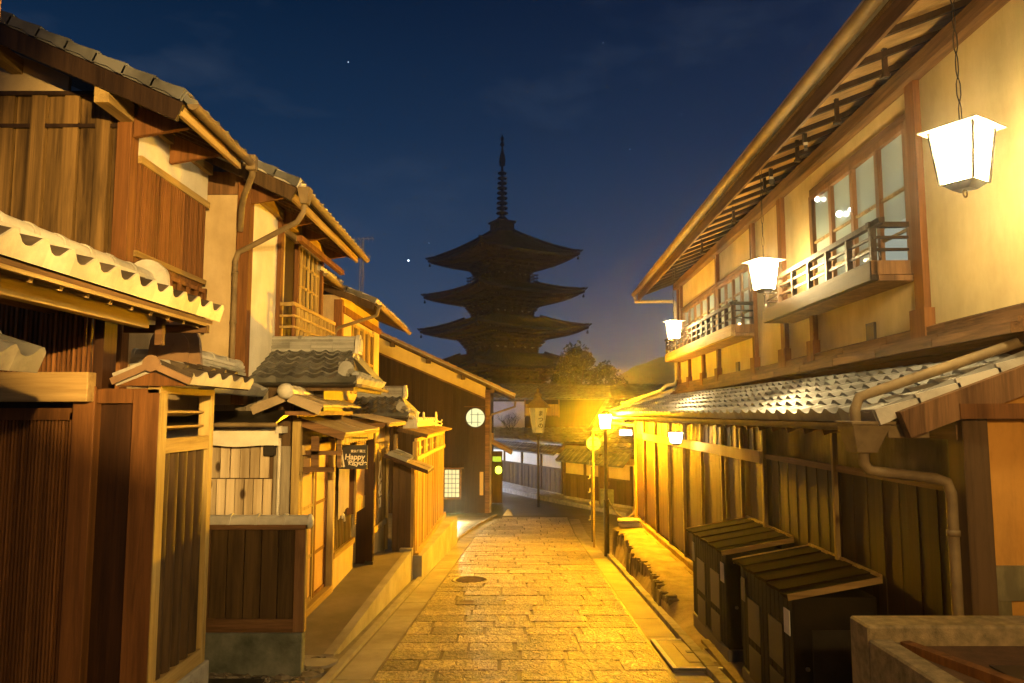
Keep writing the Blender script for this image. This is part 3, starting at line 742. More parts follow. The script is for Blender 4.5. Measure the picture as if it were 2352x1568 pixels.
# flashing courses where the lower roof meets the upper wall
FT = Frame((3.36-.0, 0), (.0342, 1), (-1, .0342))
def zt_r(s): return 2.80-(s-5)*.0107
m = MB()
for k, (n0, n1, dz0, dz1) in enumerate(((.0, .20, -.04, .035), (0, .15, .035, .075), (0, .09, .075, .16))):
    for i in range(13):
        a = 4.9+i*1.0; b = a+.99
        if b > 17.6: b = 17.6
        q = [FT.p(a, n0, zt_r(a)+dz0), FT.p(b, n0, zt_r(b)+dz0), FT.p(b, n1, zt_r(b)+dz0-.03), FT.p(a, n1, zt_r(a)+dz0-.03)]
        t = [FT.p(a, n0, zt_r(a)+dz1), FT.p(b, n0, zt_r(b)+dz1), FT.p(b, n1, zt_r(b)+dz1-.03), FT.p(a, n1, zt_r(a)+dz1-.03)]
        m.hexa(q, t)
m.box(FT, 4.9, 17.5, .0, .03, 2.50, 2.80)
m.build('flashing', W_MID_Y, lr)
# --- upper wall
ZW0, ZW1 = 2.55, 5.30
m = MB(); m.box(FU, 3.2, 17.4, -1.5, 0, ZW0, ZW1)
uw = m.build('upper_wall', PL_CREAM, rh)
def post(s, w, z0, z1, n=.06, base=True, mat=None):
    m = MB(); m.box(FU, s-w/2, s+w/2, .002, n, z0, z1)
    p = m.build('upper_post', mat or W_GATE, rh)
    if base:
        m = MB(); m.box(FU, s-w/2-.05, s+w/2+.05, .0, n+.03, ZW0+.2, zt_r(s)+.30); m.build('post_foot', W_GATE, p)
    return p
post(6.30, .15, 2.75, 5.25); post(9.86, .16, 2.75, 5.2); post(8.82, .11, 2.75, 3.40); post(17.32, .13, 2.6, 5.2, .04)
post(11.20, .12, 2.70, 5.1); post(13.45, .12, 3.45, 5.1, base=False); post(13.5, .12, 2.7, 3.4); post(14.75, .11, 2.7, 3.4); post(16.1, .1, 2.7, 3.4); post(16.85, .10, 3.4, 5.1, base=False)
m = MB(); m.box(FU, 3.2, 17.4, .0, .07, 2.68, 2.88); m.build('wall_sill', W_MID_Y, rh)
m = MB(); m.box(FU, 3.2, 17.4, .0, .11, 5.10, 5.25); m.build('wall_plate', W_MID_Y, rh)
m = MB(); m.box(FU, 6.4, 8.75, .0, .05, 4.80, 4.88); m.box(FU, 11.3, 16.8, .0, .05, 4.52, 4.58); m.build('window_head', W_MID_Y, rh)
for s in (7.35, 12.3):   # small dark vents low in the wall
    m = MB(); m.box(FU, s-.09, s+.09, .0, .025, zt_r(s)+.10, zt_r(s)+.32); m.build('wall_vent', METAL_D, rh)
def glazed(s0, s1, z0, z1, nl, rows, name='window', lit=False):
    w = MB(); 
    for i in range(nl+1):
        s = s0+(s1-s0)*i/nl; ww = .035 if 0 < i < nl else .05
        w.box(FU, s-ww, s+ww, .01, .055, z0, z1)
    w.box(FU, s0, s1, .008, .06, z0, z0+.06); w.box(FU, s0, s1, .008, .06, z1-.06, z1)
    w_o = w.build(name, W_MID, rh)
    p = MB(); p.box(FU, s0, s1, .004, .012, z0, z1); p.build('pane', GLASS, w_o)
    b = MB()
    for r in rows: b.box(FU, s0, s1, .013, .04, z0+(z1-z0)*r-.014, z0+(z1-z0)*r+.014)
    b.build('glazing_bar', W_OPEN, w_o)
    return w_o
w1 = glazed(6.42, 8.72, 3.42, 4.80, 4, (.30, .58), 'window')
m = MB(); m.box(FU, 6.46, 7.2, .014, .018, 3.45, 3.95); m.box(FU, 7.3, 7.75, .014, .018, 3.45, 3.72); m.box(FU, 7.85, 8.3, .014, .018, 3.45, 3.72); m.build('paper_lower_panes', EM_ROOM, w1)
for s, z, r_ in ((7.90, 4.36, .035), (7.62, 4.33, .02), (8.5, 4.70, .03)):
    m = MB(); c = FU.p(s, .05, z); m.lathe((c.x, c.y, c.z-r_), [(r_*.3, 0), (r_*.9, r_*.5), (r_, r_), (r_*.9, r_*1.5), (r_*.3, r_*2)], 10); m.build('ceiling_light', EM_BULB, w1)
w2 = glazed(11.35, 13.35, 3.42, 4.50, 4, (.35, .68), 'window')
w3 = glazed(13.6, 16.6, 3.42, 4.50, 5, (.35, .68), 'window')
m = MB(); m.box(FU, 13.7, 16.4, .014, .018, 3.45, 3.70); m.build('paper_lower_panes', EM_ROOM, w3)
def balcony(s0, s1, npost, beam_mat, endrail=True):
    dn = .36
    b = MB(); b.box(FU, s0, s1, dn-.02, dn+.05, 3.36, 3.54); bo = b.build('balcony', beam_mat, rh, bevel=.008)
    b = MB(); b.box(FU, s0, s1, .01, dn-.02, 3.36, 3.41); b.box(FU, s0, s0+.06, .01, dn+.04, 3.415, 3.54); b.box(FU, s1-.06, s1, .01, dn+.04, 3.415, 3.54); b.build('balcony_floor', W_MID, bo)
    r = MB(); r.box(FU, s0-.16, s1+.04, dn-.02, dn+.03, 3.84, 3.89); r.box(FU, s0, s1, dn-.005, dn+.015, 3.74, 3.765); r.box(FU, s0, s1, dn-.005, dn+.015, 3.63, 3.655)
    for s in (s0+.03, s1-.03): r.box(FU, s-.012, s+.012, .01, dn, 3.74, 3.765); r.box(FU, s-.012, s+.012, .01, dn, 3.63, 3.655)
    for s in (s0+.03, s1-.03): r.box(FU, s-.03, s+.03, .01, dn+.05, 3.842, 3.888)
    r.build('handrail', W_DARK2 if beam_mat is W_BALC else W_BALC, bo)
    for i in range(npost+1):
        s = s0+.04+(s1-s0-.08)*i/npost; p = MB(); p.box(FU, s-.022, s+.022, dn-.025, dn+.028, 3.54, 3.838); p.build('baluster', W_DARK2 if beam_mat is W_BALC else W_WAINS, bo)
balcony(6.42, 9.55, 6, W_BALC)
balcony(11.15, 17.0, 14, W_GOLD_Y)
# --- upper roof
ZE = 5.20
def EP(s, n, z): return FE.p(s, n, z)
m = MB()
eA = EP(3.0, 0, ZE+.03); eB = EP(18.4, 0, ZE+.03); tBB = EP(18.4, -3.2, ZE+1.25); tAA = EP(3.0, -3.2, ZE+1.25)
tiles(m, eA, eB, tBB, tAA, 58, 9, drop=.07)
ur = m.build('upper_roof', TILE, rh)
m = MB(); m.hexa([EP(3, -3.2, ZE+1.13), EP(3, -.02, ZE-.07), EP(18.4, -.02, ZE-.07), EP(18.4, -3.2, ZE+1.13)], [EP(3, -3.2, ZE+1.17), EP(3, -.02, ZE-.03), EP(18.4, -.02, ZE-.03), EP(18.4, -3.2, ZE+1.17)]); m.build('soffit_boards', W_SOF, ur)
m = MB(); m.box(FE, 3.0, 18.4, -.05, -.02, ZE-.22, ZE-.01); m.build('fascia', W_MID_Y, ur)
m = MB(); rafters(m, EP(3.1, -.07, ZE-.02), EP(18.3, -.07, ZE-.02), EP(3.1, -1.1, ZE+.37), EP(18.3, -1.1, ZE+.37), 29, .05, .05, .065); m.build('rafter', W_DARK2, ur)
gutter(EP(3, .065, ZE+.02), EP(18.5, .065, ZE-.02), .062, ur, METAL_B, 14)
m = MB(); m.tube([EP(3, .11, ZE+.035), EP(18.5, .11, ZE-.005)], .018); m.build('gutter_lip', METAL_G, ur)
m = MB(); verge_tiles(m, EP(18.42, -.0, ZE+.05), EP(18.42, -3.1, ZE+1.24), 8, FE.d.to_3d()); m.build('verge_tiles', TILE, ur)
for s in (6.0, 7.0, 8.1, 9.3, 10.8, 12.9, 15.4):
    m = MB(); m.box(FE, s-.018, s+.018, -.42, -.385, ZE-.16, ZE+.06); m.box(FE, s-.03, s+.03, -.43, -.37, ZE-.19, ZE-.16); m.build('eave_hanger', W_DARK2, ur)
# drain pipes of the house
def pipe(pts, r, mat, label_name='downpipe', bands=(), parent=rh):
    m = MB(); m.tube(pts, r, 12); o = m.build(label_name, mat, parent)
    if bands:
        b = MB()
        for z in bands:
            p = Vector(pts[-2]).lerp(Vector(pts[-1]), z); b.lathe((p.x, p.y, p.z-.02), [(r*1.18, 0), (r*1.18, .04)], 12)
        b.build('pipe_clamp', mat, o)
    return o
pipe([(3.10, 18.45, 5.10), (3.12, 18.4, 4.98), (3.86, 17.55, 4.86), (3.90, 17.52, 4.80), (3.90, 17.52, 2.95), (3.86, 17.56, 2.88), (3.66, 17.66, 2.84), (3.60, 17.7, 2.76)], .045, METAL_G)
pipe([(3.58, 17.7, 2.74), (2.75, 18.45, 2.42)], .045, METAL_G, 'roof_pipe')
pipe([(2.42, 18.5, 2.06), (2.44, 18.48, 1.96), (3.0, 18.3, 1.90), (3.05, 18.28, 1.84), (3.05, 18.28, -.9)], .05, METAL_G, bands=(.3, .7))
# thick pipe lying on the near end of the lower roof, down to a hopper and the wall foot
pipe([(4.4, 4.95, 2.98), (3.44, 5.04, 2.67), (2.54, 5.18, 2.35), (2.43, 5.19, 2.31), (2.39, 5.18, 2.22), (2.39, 5.17, 2.10)], .036, METAL_B, 'roof_pipe')
m = MB(); m.hexa([(2.33, 5.04, 1.93), (2.47, 5.04, 1.93), (2.47, 5.20, 1.93), (2.33, 5.20, 1.93)], [(2.29, 5.0, 2.12), (2.55, 5.0, 2.12), (2.55, 5.25, 2.12), (2.29, 5.25, 2.12)])
m.wbox(2.28, 2.58, 4.99, 5.26, 2.12, 2.145); m.wbox(2.54, 2.82, 5.03, 5.11, 2.03, 2.12); m.build('rain_hopper', METAL_B, rh, bevel=.005)
pipe([(2.40, 5.10, 1.94), (2.40, 5.10, 1.86), (2.43, 5.10, 1.815), (2.50, 5.10, 1.80), (2.86, 5.06, 1.76), (2.93, 5.05, 1.735), (2.955, 5.05, 1.66), (2.955, 5.05, -.2)], .036, METAL_B, bands=(.14, .6))
# near corner: dark post, ochre wall facing the viewer
m = MB(); m.wbox(2.99, 3.16, 4.94, 5.12, -.5, 2.28); m.build('corner_post', W_DARK, rh, bevel=.006)
m = MB(); m.prism([(3.16, 4.99, -.5), (6, 4.99, -.5), (6, 4.99, 2.46), (3.62, 4.99, 2.46), (3.16, 4.99, 2.30)], (0, .1, 0)); m.build('end_wall', PL_ORANGE, rh)
m = MB(); m.wbox(3.16, 4.4, 4.955, 4.99, .98, 1.20); m.wbox(3.17, 3.26, 4.965, 4.99, -.4, 1.18); m.build('end_wall_dado', PL_OLIVE, rh)
m = MB(); m.beam((2.95, 4.93, 2.26), (4.4, 4.93, 2.27), .09, .10); m.build('end_beam', W_GATE, rh)
# security camera and two little spot lamps under the eave
for s, nm in ((8.9, 'security_camera'), (7.75, 'eave_sensor')):
    c = EP(s, -.36, ZE-.12); sc_ = thing(nm, 'small dark box camera fixed under the upper eave' if nm == 'security_camera' else 'tiny dark round sensor fixed under the upper eave nearer the big lantern', 'camera' if nm == 'security_camera' else 'sensor', tuple(c))
    m = MB(); m.wbox(c.x-.02, c.x+.02, c.y-.02, c.y+.02, c.z, c.z+.12); m.build('bracket', METAL_D, sc_)
    m = MB(); m.beam((c.x+.05, c.y+.10, c.z), (c.x-.03, c.y-.10, c.z-.04), .06 if nm == 'security_camera' else .035, .06 if nm == 'security_camera' else .035); m.build('housing', METAL_D, sc_, bevel=.005)
    m = MB(); m.beam((c.x-.032, c.y-.103, c.z-.012), (c.x-.038, c.y-.118, c.z-.016), .045, .03); m.build('lens', METAL_G, sc_)

# ------------------------------------------------------------------ lanterns
def lantern(name, label, c, w, h, chain_to, group=None, roofw=1.55, em=None, rot=0.0, n_chain=8):
    """c = centre of the glass body; tapering box, hood on top, ring below, chain above"""
    c = Vector(c); t = thing(name, label, 'lantern', (c.x, c.y, c.z-h/2-.03), group)
    ca, sa = math.cos(rot), math.sin(rot)
    def Q(x, y, z): return Vector((c.x+x*ca-y*sa, c.y+x*sa+y*ca, c.z+z))
    wt, wb = w/2, w*.36
    gl = MB()
    cs = [(-1, -1), (1, -1), (1, 1), (-1, 1)]
    gl.hexa([Q(a*wb, b*wb, -h/2) for a, b in cs], [Q(a*wt, b*wt, h/2) for a, b in cs]); gl.build('glass', em or EM_LANTERN, t)
    fr = MB(); k = w*.035
    for a, b in cs: fr.beam(Q(a*(wb+.004), b*(wb+.004), -h/2-.01), Q(a*(wt+.004), b*(wt+.004), h/2+.01), k*2, k*2, up=(1, 0, 0), drop=-k)
    fr.hexa([Q(a*(wb*.55), b*(wb*.55), -h/2-.045) for a, b in cs], [Q(a*(wb+.008), b*(wb+.008), -h/2-.004) for a, b in cs])
    fr.build('frame', METAL_D, t)
    ho = MB(); rw = w*roofw/2
    ho.hexa([Q(a*rw, b*rw, h/2+.012) for a, b in cs], [Q(a*rw, b*rw, h/2+.022) for a, b in cs])
    ho.hexa([Q(a*rw, b*rw, h/2+.022) for a, b in cs], [Q(a*.05, b*.05, h/2+w*.14) for a, b in cs]); ho.build('hood', METAL_G if em is None else METAL_D, t)
    rg = MB(); pr = [Q(.022*math.cos(a*math.pi/5), 0, -h/2-.068+.022*math.sin(a*math.pi/5)) for a in range(11)]; rg.tube(pr, .005, 6); rg.build('ring', METAL_B, t)
    ch = MB(); a = Q(0, 0, h/2+w*.14); b = Vector(chain_to); d = (b-a)/n_chain
    for i in range(n_chain):
        p = a+d*i; q = a+d*(i+1.15); x = Vector((.012, 0, 0)) if i % 2 else Vector((0, .012, 0))
        m_ = (p+q)/2
        ch.tube([p, p*.7+q*.3+x, p*.3+q*.7+x, q, p*.3+q*.7-x, p*.7+q*.3-x, p], .0035, 5, caps=False)
    ch.build('chain', METAL_D, t)
    return t
L1c = atY(2212, 362, 4.35); L2c = atY(1755, 633, 8.7); L3c = atY(1548, 758, 14.4)
grp = 'lit glass lanterns hung from the upper eave'
lantern('hanging_lantern', 'largest lit glass lantern, on a chain before the plain cream wall', L1c, .245, .31, (L1c.x-.01, L1c.y, ZE-.05), grp, rot=.55, roofw=1.42)
lantern('hanging_lantern', 'lit white glass lantern hanging between the two balconies', L2c, .235, .32, (L2c.x, L2c.y, ZE-.05), grp, rot=.35)
lantern('hanging_lantern', 'lit glass lantern at the far corner of the long house by the pale pipe', L3c, .215, .32, (L3c.x, L3c.y, ZE-.05), grp, rot=.3)
for (c, s) in ((L2c, 9.3), (L3c, 15.2)):   # stay bars from the wall
    pass
c4 = atY(1552, 1005, 11.9)
lantern('small_lantern', 'small lit white lantern hung under the lower eave in front of the board fence', c4, .165, .155, (c4.x, c4.y, 2.10), roofw=1.75, em=EM_SMALL, rot=.3, n_chain=5)
# cool flat lamp beyond the corner of the house
c5 = atY(1437, 993, 18.9); t5 = thing('square_lamp', 'small flat bluish-white lamp box hung just behind the street lamp', 'lamp', tuple(c5))
m = MB(); m.wbox(c5.x-.14, c5.x+.14, c5.y-.08, c5.y+.08, c5.z-.07, c5.z+.06); m.build('glass', EM_BLUE, t5)
m = MB(); m.hexa([(c5.x-.17, c5.y-.11, c5.z+.06), (c5.x+.17, c5.y-.11, c5.z+.06), (c5.x+.17, c5.y+.11, c5.z+.06), (c5.x-.17, c5.y+.11, c5.z+.06)], [(c5.x-.11, c5.y-.05, c5.z+.11), (c5.x+.11, c5.y-.05, c5.z+.11), (c5.x+.11, c5.y+.05, c5.z+.11), (c5.x-.11, c5.y+.05, c5.z+.11)]); m.tube([(c5.x, c5.y, c5.z+.1), (c5.x, c5.y, c5.z+.32)], .012); m.build('hood', METAL_D, t5)

# ------------------------------------------------------------------ street lamp
pb = G(1394, 1277)
sl = thing('street_lamp', 'slim black street lamp glowing orange at the right kerb, below the house corner', 'street lamp', tuple(pb))
lz = atY(1392, 966, pb.y)
m = MB(); m.tube([(pb.x, pb.y, pb.z), (pb.x, pb.y, pb.z+1.22)], .062, 12); m.tube([(pb.x, pb.y, pb.z+1.2), (pb.x, pb.y, pb.z+1.26)], .066, 12); m.build('base', METAL_D, sl)
m = MB(); m.tube([(pb.x, pb.y, pb.z+1.2), (pb.x, pb.y, lz.z-.20)], .042, 12); m.build('pole', METAL_D, sl)
cs = [(-1, -1), (1, -1), (1, 1), (-1, 1)]
Q = lambda r, z: [(pb.x+a*r, pb.y+b*r, lz.z+z) for a, b in cs]
m = MB(); m.hexa(Q(.095, -.17), Q(.125, .14)); m.build('glass', EM_SODIUM, sl)
m = MB(); m.hexa(Q(.06, -.22), Q(.105, -.172)); m.hexa(Q(.15, .142), Q(.04, .24))
for a, b in cs: m.beam((pb.x+a*.098, pb.y+b*.098, lz.z-.175), (pb.x+a*.128, pb.y+b*.128, lz.z+.145), .014, .014, up=(1, 0, 0), drop=-.007)
m.build('lamp_frame', METAL_D, sl)
# no-entry style round sign seen from behind, and its post
sb = G(1365, 1257)
rs = thing('round_road_sign', 'round road sign seen from behind on a thin post left of the street lamp', 'road sign', tuple(sb))
sz = atY(1370, 1018, sb.y)
m = MB(); m.tube([(sb.x, sb.y, sb.z), (sb.x, sb.y, atY(1370, 985, sb.y).z)], .026, 10); m.build('post', METAL_B, rs)
m = MB(); seg = 28; rr = .172
pts = [(sb.x+.012+rr*math.cos(2*math.pi*k/seg), sb.y+.03, sz.z+rr*math.sin(2*math.pi*k/seg)) for k in range(seg)]
m.prism(pts, (0, .006, 0)); m.build('disc', METAL_G, rs)
m = MB()
for dz in (-.085, .085): m.wbox(sb.x-.09, sb.x+.09, sb.y+.018, sb.y+.029, sz.z+dz-.012, sz.z+dz+.012); m.wbox(sb.x-.035, sb.x+.035, sb.y-.032, sb.y+.02, sz.z+dz-.016, sz.z+dz+.016)
m.build('bracket', METAL_B, rs)
sp = thing('steel_pole', 'short thin dark pole standing between the round sign and the far road', 'pole', (sb.x-.10, sb.y+.9, gz(sb.y+.9)))
x, y = sb.x+.08, sb.y+1.2
m = MB(); m.tube([(x, y, gz(y)), (x, y, sb.z+1.9)], .018, 8); m.build('shaft', METAL_D, sp)
for i in range(5): m = MB(); m.tube([(x-.10, y-.02, sb.z+.5+i*.36), (x-.05, y-.02, sb.z+.52+i*.36), (x-.05, y-.02, sb.z+.62+i*.36)], .018, 6); m.build('hook', METAL_G, sp)
# slack chain from lamp to drain pipe
m = MB(); a = Vector((pb.x+.05, pb.y, pb.z+1.28)); b = Vector((2.98, 18.22, -.15)); 
pts = [a.lerp(b, t/16)-Vector((0, 0, .28*4*(t/16)*(1-t/16))) for t in range(17)]
m.tube(pts, .013, 6); tag(m.build('barrier_chain', METAL_G), 'pale slack chain strung from the street lamp to the drain pipe', 'chain')
# sandbags on the end of the bank
sbg = 'white sandbags at the end of the bank'
for i, (dx, dz, lab) in enumerate(((0, 0, 'lower of the two white sandbags stacked on the end of the bank'), (-.02, .095, 'upper of the two white sandbags stacked on the end of the bank'))):
    c = Vector((2.62+dx, 16.8, -.33+dz)); m = MB()
    prof = []
    nu, nv = 14, 8; vs = []; fs = []
    for j in range(nv+1):
        ph = math.pi*j/nv-math.pi/2
        for k in range(nu):
            th = 2*math.pi*k/nu; se = lambda v, e: math.copysign(abs(v)**e, v)
            vs.append((c.x+.25*se(math.cos(ph), .6)*se(math.cos(th), .55)+.004*math.sin(k*3+j), c.y+.16*se(math.cos(ph), .6)*se(math.sin(th), .55), c.z+.05+.05*se(math.sin(ph), .8)))
    for j in range(nv):
        for k in range(nu): fs.append((j*nu+k, j*nu+(k+1) % nu, (j+1)*nu+(k+1) % nu, (j+1)*nu+k))
    m.add(vs, fs, True); tag(m.build('sandbag', CLOTH), lab, 'sandbag', sbg)

# ------------------------------------------------------------------ equipment cabinets
def cabinet(name, label, y0, y1, gap_lab=None):
    x0, x1 = 2.30, 2.98; zb = -.46; zt0, zt1 = .72, .84
    t = thing(name, label, 'cabinet', ((x0+x1)/2, (y0+y1)/2, zb), 'dark metal equipment cabinets by the fence')
    m = MB(); m.wbox(x0-.015, x1, y0-.015, y1+.015, zb-.3, zb+.16); m.build('plinth', CONC_D, t, bevel=.008)
    m = MB(); m.wbox(x0, x1, y0, y1, zb+.16, zt0-.02); m.build('body', CABINET, t, bevel=.006)
    m = MB(); L = y1-y0
    k = int(L/.10)
    for i in range(k):
        a = y0+L*i/k; b = a+L/k
        m.wbox(x0-.008, x0-.001, a+.005, b-.005, zb+.18, zt0-.05)
    m.build('street_side_slats', CABINET, t, bevel=.003)
    for f in (.16, .58):
        for (za, zb_) in ((.05, .42), (-.32, -.02)):
            m = MB(); m.wbox(x0-.016, x0-.009, y0+L*f+.02, y0+L*(f+.26), za, zb_); m.build('cover_plate', CABINET_P, t)
    for i, (ya, za, w_, h_) in enumerate(((y0+.04, .38, .13, .20), (y1-.17, .36, .12, .22))):
        m = MB(); m.wbox(x0-.024, x0-.018, ya, ya+w_, za, za+h_); m.build('notice', PAPER if i == 0 else CABINET_P, t)
    m = MB(); m.wbox(x0+.14, x0+.58, y0-.012, y0-.002, zb+.2, zt0-.28); m.build('end_door', METAL_D, t, bevel=.003)
    m = MB(); m.lathe((x0+.09, y0-.02, .12), [(.001, 0), (.016, .006), (.02, .018), (.014, .03), (.001, .034)], 10); m.build('door_knob', METAL_B, t)
    n = 9; m = MB()
    for i in range(n):     # boarded lid, overlapping strips running from front to back
        a = y0-.05+(L+.10)*i/n; b = a+(L+.10)/n
        zz = .010*(i % 2)
        q = [(x0-.07, a+.004, zt0-.02+zz), (x0-.07, b-.004, zt0-.02+zz), (x1+.02, b-.004, zt1-.0+zz), (x1+.02, a+.004, zt1-.0+zz)]
        q = [q[0], q[3], q[2], q[1]]
        m.hexa(q, [(p[0], p[1], p[2]+.024) for p in q])
    m.build('lid', W_LID, t)
    m = MB(); m.beam((x0-.07, y0-.055, zt0+.014), (x1+.02, y0-.055, zt1+.034), .012, .05); m.beam((x0-.07, y1+.055, zt0+.014), (x1+.02, y1+.055, zt1+.034), .012, .05)
    m.beam((x1+.03, y0-.05, zt1+.05), (x1+.03, y1+.05, zt1+.05), .03, .07); m.build('lid_trim', W_GOLD_X, t)
    return t
cabinet('equipment_cabinet', 'nearer of the two dark cabinets with boarded lids, facing us with a door knob', 6.22, 7.60)
cabinet('equipment_cabinet', 'farther of the two dark cabinets with boarded lids, beside the lit earth bank', 8.12, 9.60)

# ------------------------------------------------------------------ granite planter wall, bottom right
pw = thing('stone_parapet', 'low speckled granite parapet around a sunken brown cover, nearer than the cabinets', 'wall', (3, 4, -.3))
m = MB(); m.wbox(2.06, 4.6, 4.42, 4.66, -.5, .97); m.wbox(2.06, 2.2, 2.4, 4.42, -.5, .90); m.build('granite_curb', mottled('speckled_granite', (.12, .095, .05), (.30, .23, .12), scale=14, bump=.5, fine=120), pw, bevel=.012)
m = MB(); m.hexa([(2.2, 2.4, .5), (4.5, 2.4, .5), (4.5, 4.42, .5), (2.2, 4.42, .5)], [(2.2, 2.4, .80), (4.5, 2.4, .80), (4.5, 4.42, .86), (2.2, 4.42, .86)]); m.build('cover', mottled('brown_stone_cover', (.045, .022, .010), (.10, .05, .022), scale=9, bump=.4, fine=90), pw)
m = MB(); m.wbox(2.55, 4.2, 3.3, 4.1, .82, .858); m.build('recess', METAL_D, pw)  # flat dark plate stands in for the shade of a recess
m = MB(); m.beam((2.25, 4.38, .90), (2.9, 2.6, .88), .07, .06); m.build('edging', W_GATE, pw)

# ================================================================== LEFT ROW
def FL(x): return Frame((x, 0), (0, 1), (1, 0))               # street-facing, s = y
def FC(y): return Frame((0, y), (1, 0), (0, -1))              # facing the viewer, s = x
# ------------------------------------------------------------------ foreground gate
gt = thing('roofed_gate', 'tall wooden gate with fine slat doors and a pale scalloped tile roof', 'gate', (-3.6, 6.2, -.4))
SP = FL(-2.90)
m = MB(); m.wbox(-3.12, -2.90, 6.10, 6.235, -.12, 2.40); m.build('front_post', W_GATE, gt, bevel=.006)
m = MB(); m.wbox(-2.900, -2.892, 6.102, 6.233, -.118, 2.398); m.wbox(-3.0, -2.892, 7.12, 7.21, -.12, 2.36); m.build('lit_post_face', W_GOLD, gt)  # thin pale sheet paints lamp light on the post's street side
m = MB(); m.wbox(-2.97, -2.894, 6.235, 7.12, 1.86, 1.985); m.wbox(-2.97, -2.894, 6.235, 7.12, -.12, .02); m.wbox(-3.0, -2.89, 6.10, 7.21, 2.36, 2.42); m.build('side_rail', W_GOLD_Y, gt, bevel=.004)
m = MB()
for z in (2.09, 2.22): m.hexa([(-3.12, 6.24, z-.05), (-2.95, 6.24, z-.02), (-2.95, 7.12, z-.02), (-3.12, 7.12, z-.05)], [(-3.12, 6.24, z-.03), (-2.95, 6.24, z+.0), (-2.95, 7.12, z+.0), (-3.12, 7.12, z-.03)])
m.build('louver', W_GOLD_Y, gt)
m = MB()          # rounded upright strips
for i in range(5):
    a = 6.245+.875*i/5; b = 6.245+.875*(i+1)/5; k = 8; pr = [(a+(b-a)*j/k, -2.955+.045*math.sin(math.pi*j/k)**.8) for j in range(k+1)]
    vs = [(x_, y_, z) for z in (.0, 1.88) for (y_, x_) in pr]; n_ = k+1
    m.add(vs, [(j, j+1, n_+j+1, n_+j) for j in range(k)], True)
m.build('reeded_panel', W_DARK, gt)
m = MB(); m.wbox(-3.14, -2.955, 6.24, 7.15, 0, 1.86); m.build('panel_back', W_DARK2, gt)
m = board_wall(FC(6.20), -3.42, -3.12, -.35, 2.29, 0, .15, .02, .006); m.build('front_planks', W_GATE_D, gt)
m = MB(); m.wbox(-3.44, -3.12, 6.12, 6.2, 2.28, 2.40); m.build('front_rail', W_GATE, gt)
m = MB(); m.wbox(-3.60, -3.42, 6.08, 6.26, -.4, 2.42); m.build('front_post', W_GATE, gt, bevel=.006)
m = MB(); m.wbox(-6.0, -3.60, 6.30, 6.36, -.4, 3.2); m.build('door_back', W_DARK2, gt)
m = lattice(FC(6.30), -5.2, -3.62, -.35, 2.16, .01, .030, .015, .022, rows=()); m.build('slat_door', W_LAT, gt)
m = MB(); m.wbox(-3.70, -3.62, 6.22, 6.30, -.4, 2.2); m.wbox(-5.4, -3.6, 6.22, 6.3, 2.14, 2.24); m.build('door_frame', W_GATE, gt)
m = MB(); m.wbox(-6.0, -3.43, 5.98, 6.12, 2.29, 2.53); m.build('lintel', W_GOLD_X, gt, bevel=.006)
m = lattice(FC(6.28), -5.2, -3.45, 2.53, 3.18, .01, .042, .02, .024); m.build('transom_slats', W_LAT, gt)
m = MB(); m.wbox(-3.46, -3.38, 6.1, 6.3, 2.4, 3.1); m.build('short_post', W_GATE_D, gt)
m = MB(); m.wbox(-3.2, -2.86, 6.0, 7.25, -.6, -.12); m.build('foundation_stone', STONE, gt, bevel=.01)
# tiled roof along the lane
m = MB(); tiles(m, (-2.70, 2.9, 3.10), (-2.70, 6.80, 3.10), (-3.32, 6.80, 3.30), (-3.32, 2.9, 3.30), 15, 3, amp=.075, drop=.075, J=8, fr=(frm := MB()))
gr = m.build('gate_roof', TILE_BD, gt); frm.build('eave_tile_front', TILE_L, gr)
m = MB(); m.hexa([(-3.34, 2.9, 3.20), (-2.74, 2.9, 3.0), (-2.74, 6.72, 3.0), (-3.34, 6.72, 3.20)], [(-3.34, 2.9, 3.235), (-2.74, 2.9, 3.035), (-2.74, 6.72, 3.035), (-3.34, 6.72, 3.235)])
m.add([(-3.34, 2.9, 3.235), (-3.34, 6.75, 3.235), (-3.95, 6.75, 3.04), (-3.95, 2.9, 3.04)], [(0, 1, 2, 3)]); m.build('roof_boards', W_MID_Y, gr)
m = MB(); m.beam((-2.76, 2.9, 3.02), (-2.76, 6.60, 3.02), .03, .045); m.build('eave_board', W_GOLD_Y, gr)
m = MB(); rafters(m, (-2.78, 2.95, 3.03), (-2.78, 6.70, 3.03), (-3.34, 2.95, 3.20), (-3.34, 6.7, 3.20), 13, .04, .05, .03); m.build('rafter', W_GOLD_X, gr)
m = MB(); m.wbox(-3.12, -3.02, 2.9, 6.12, 2.90, 3.02); m.build('eave_beam', W_GOLD_Y, gt, bevel=.006)
m = MB(); m.wbox(-3.06, -3.0, 6.30, 6.36, 2.78, 3.1); m.wbox(-3.5, -2.75, 6.62, 6.68, 2.92, 2.99); m.build('roof_bracket', W_MID_X, gt)
ridge(gr, (-3.32, 6.60, 3.27), (-3.32, 2.9, 3.27), w=.24, layers=3, r=.085, mat=TILE_L)
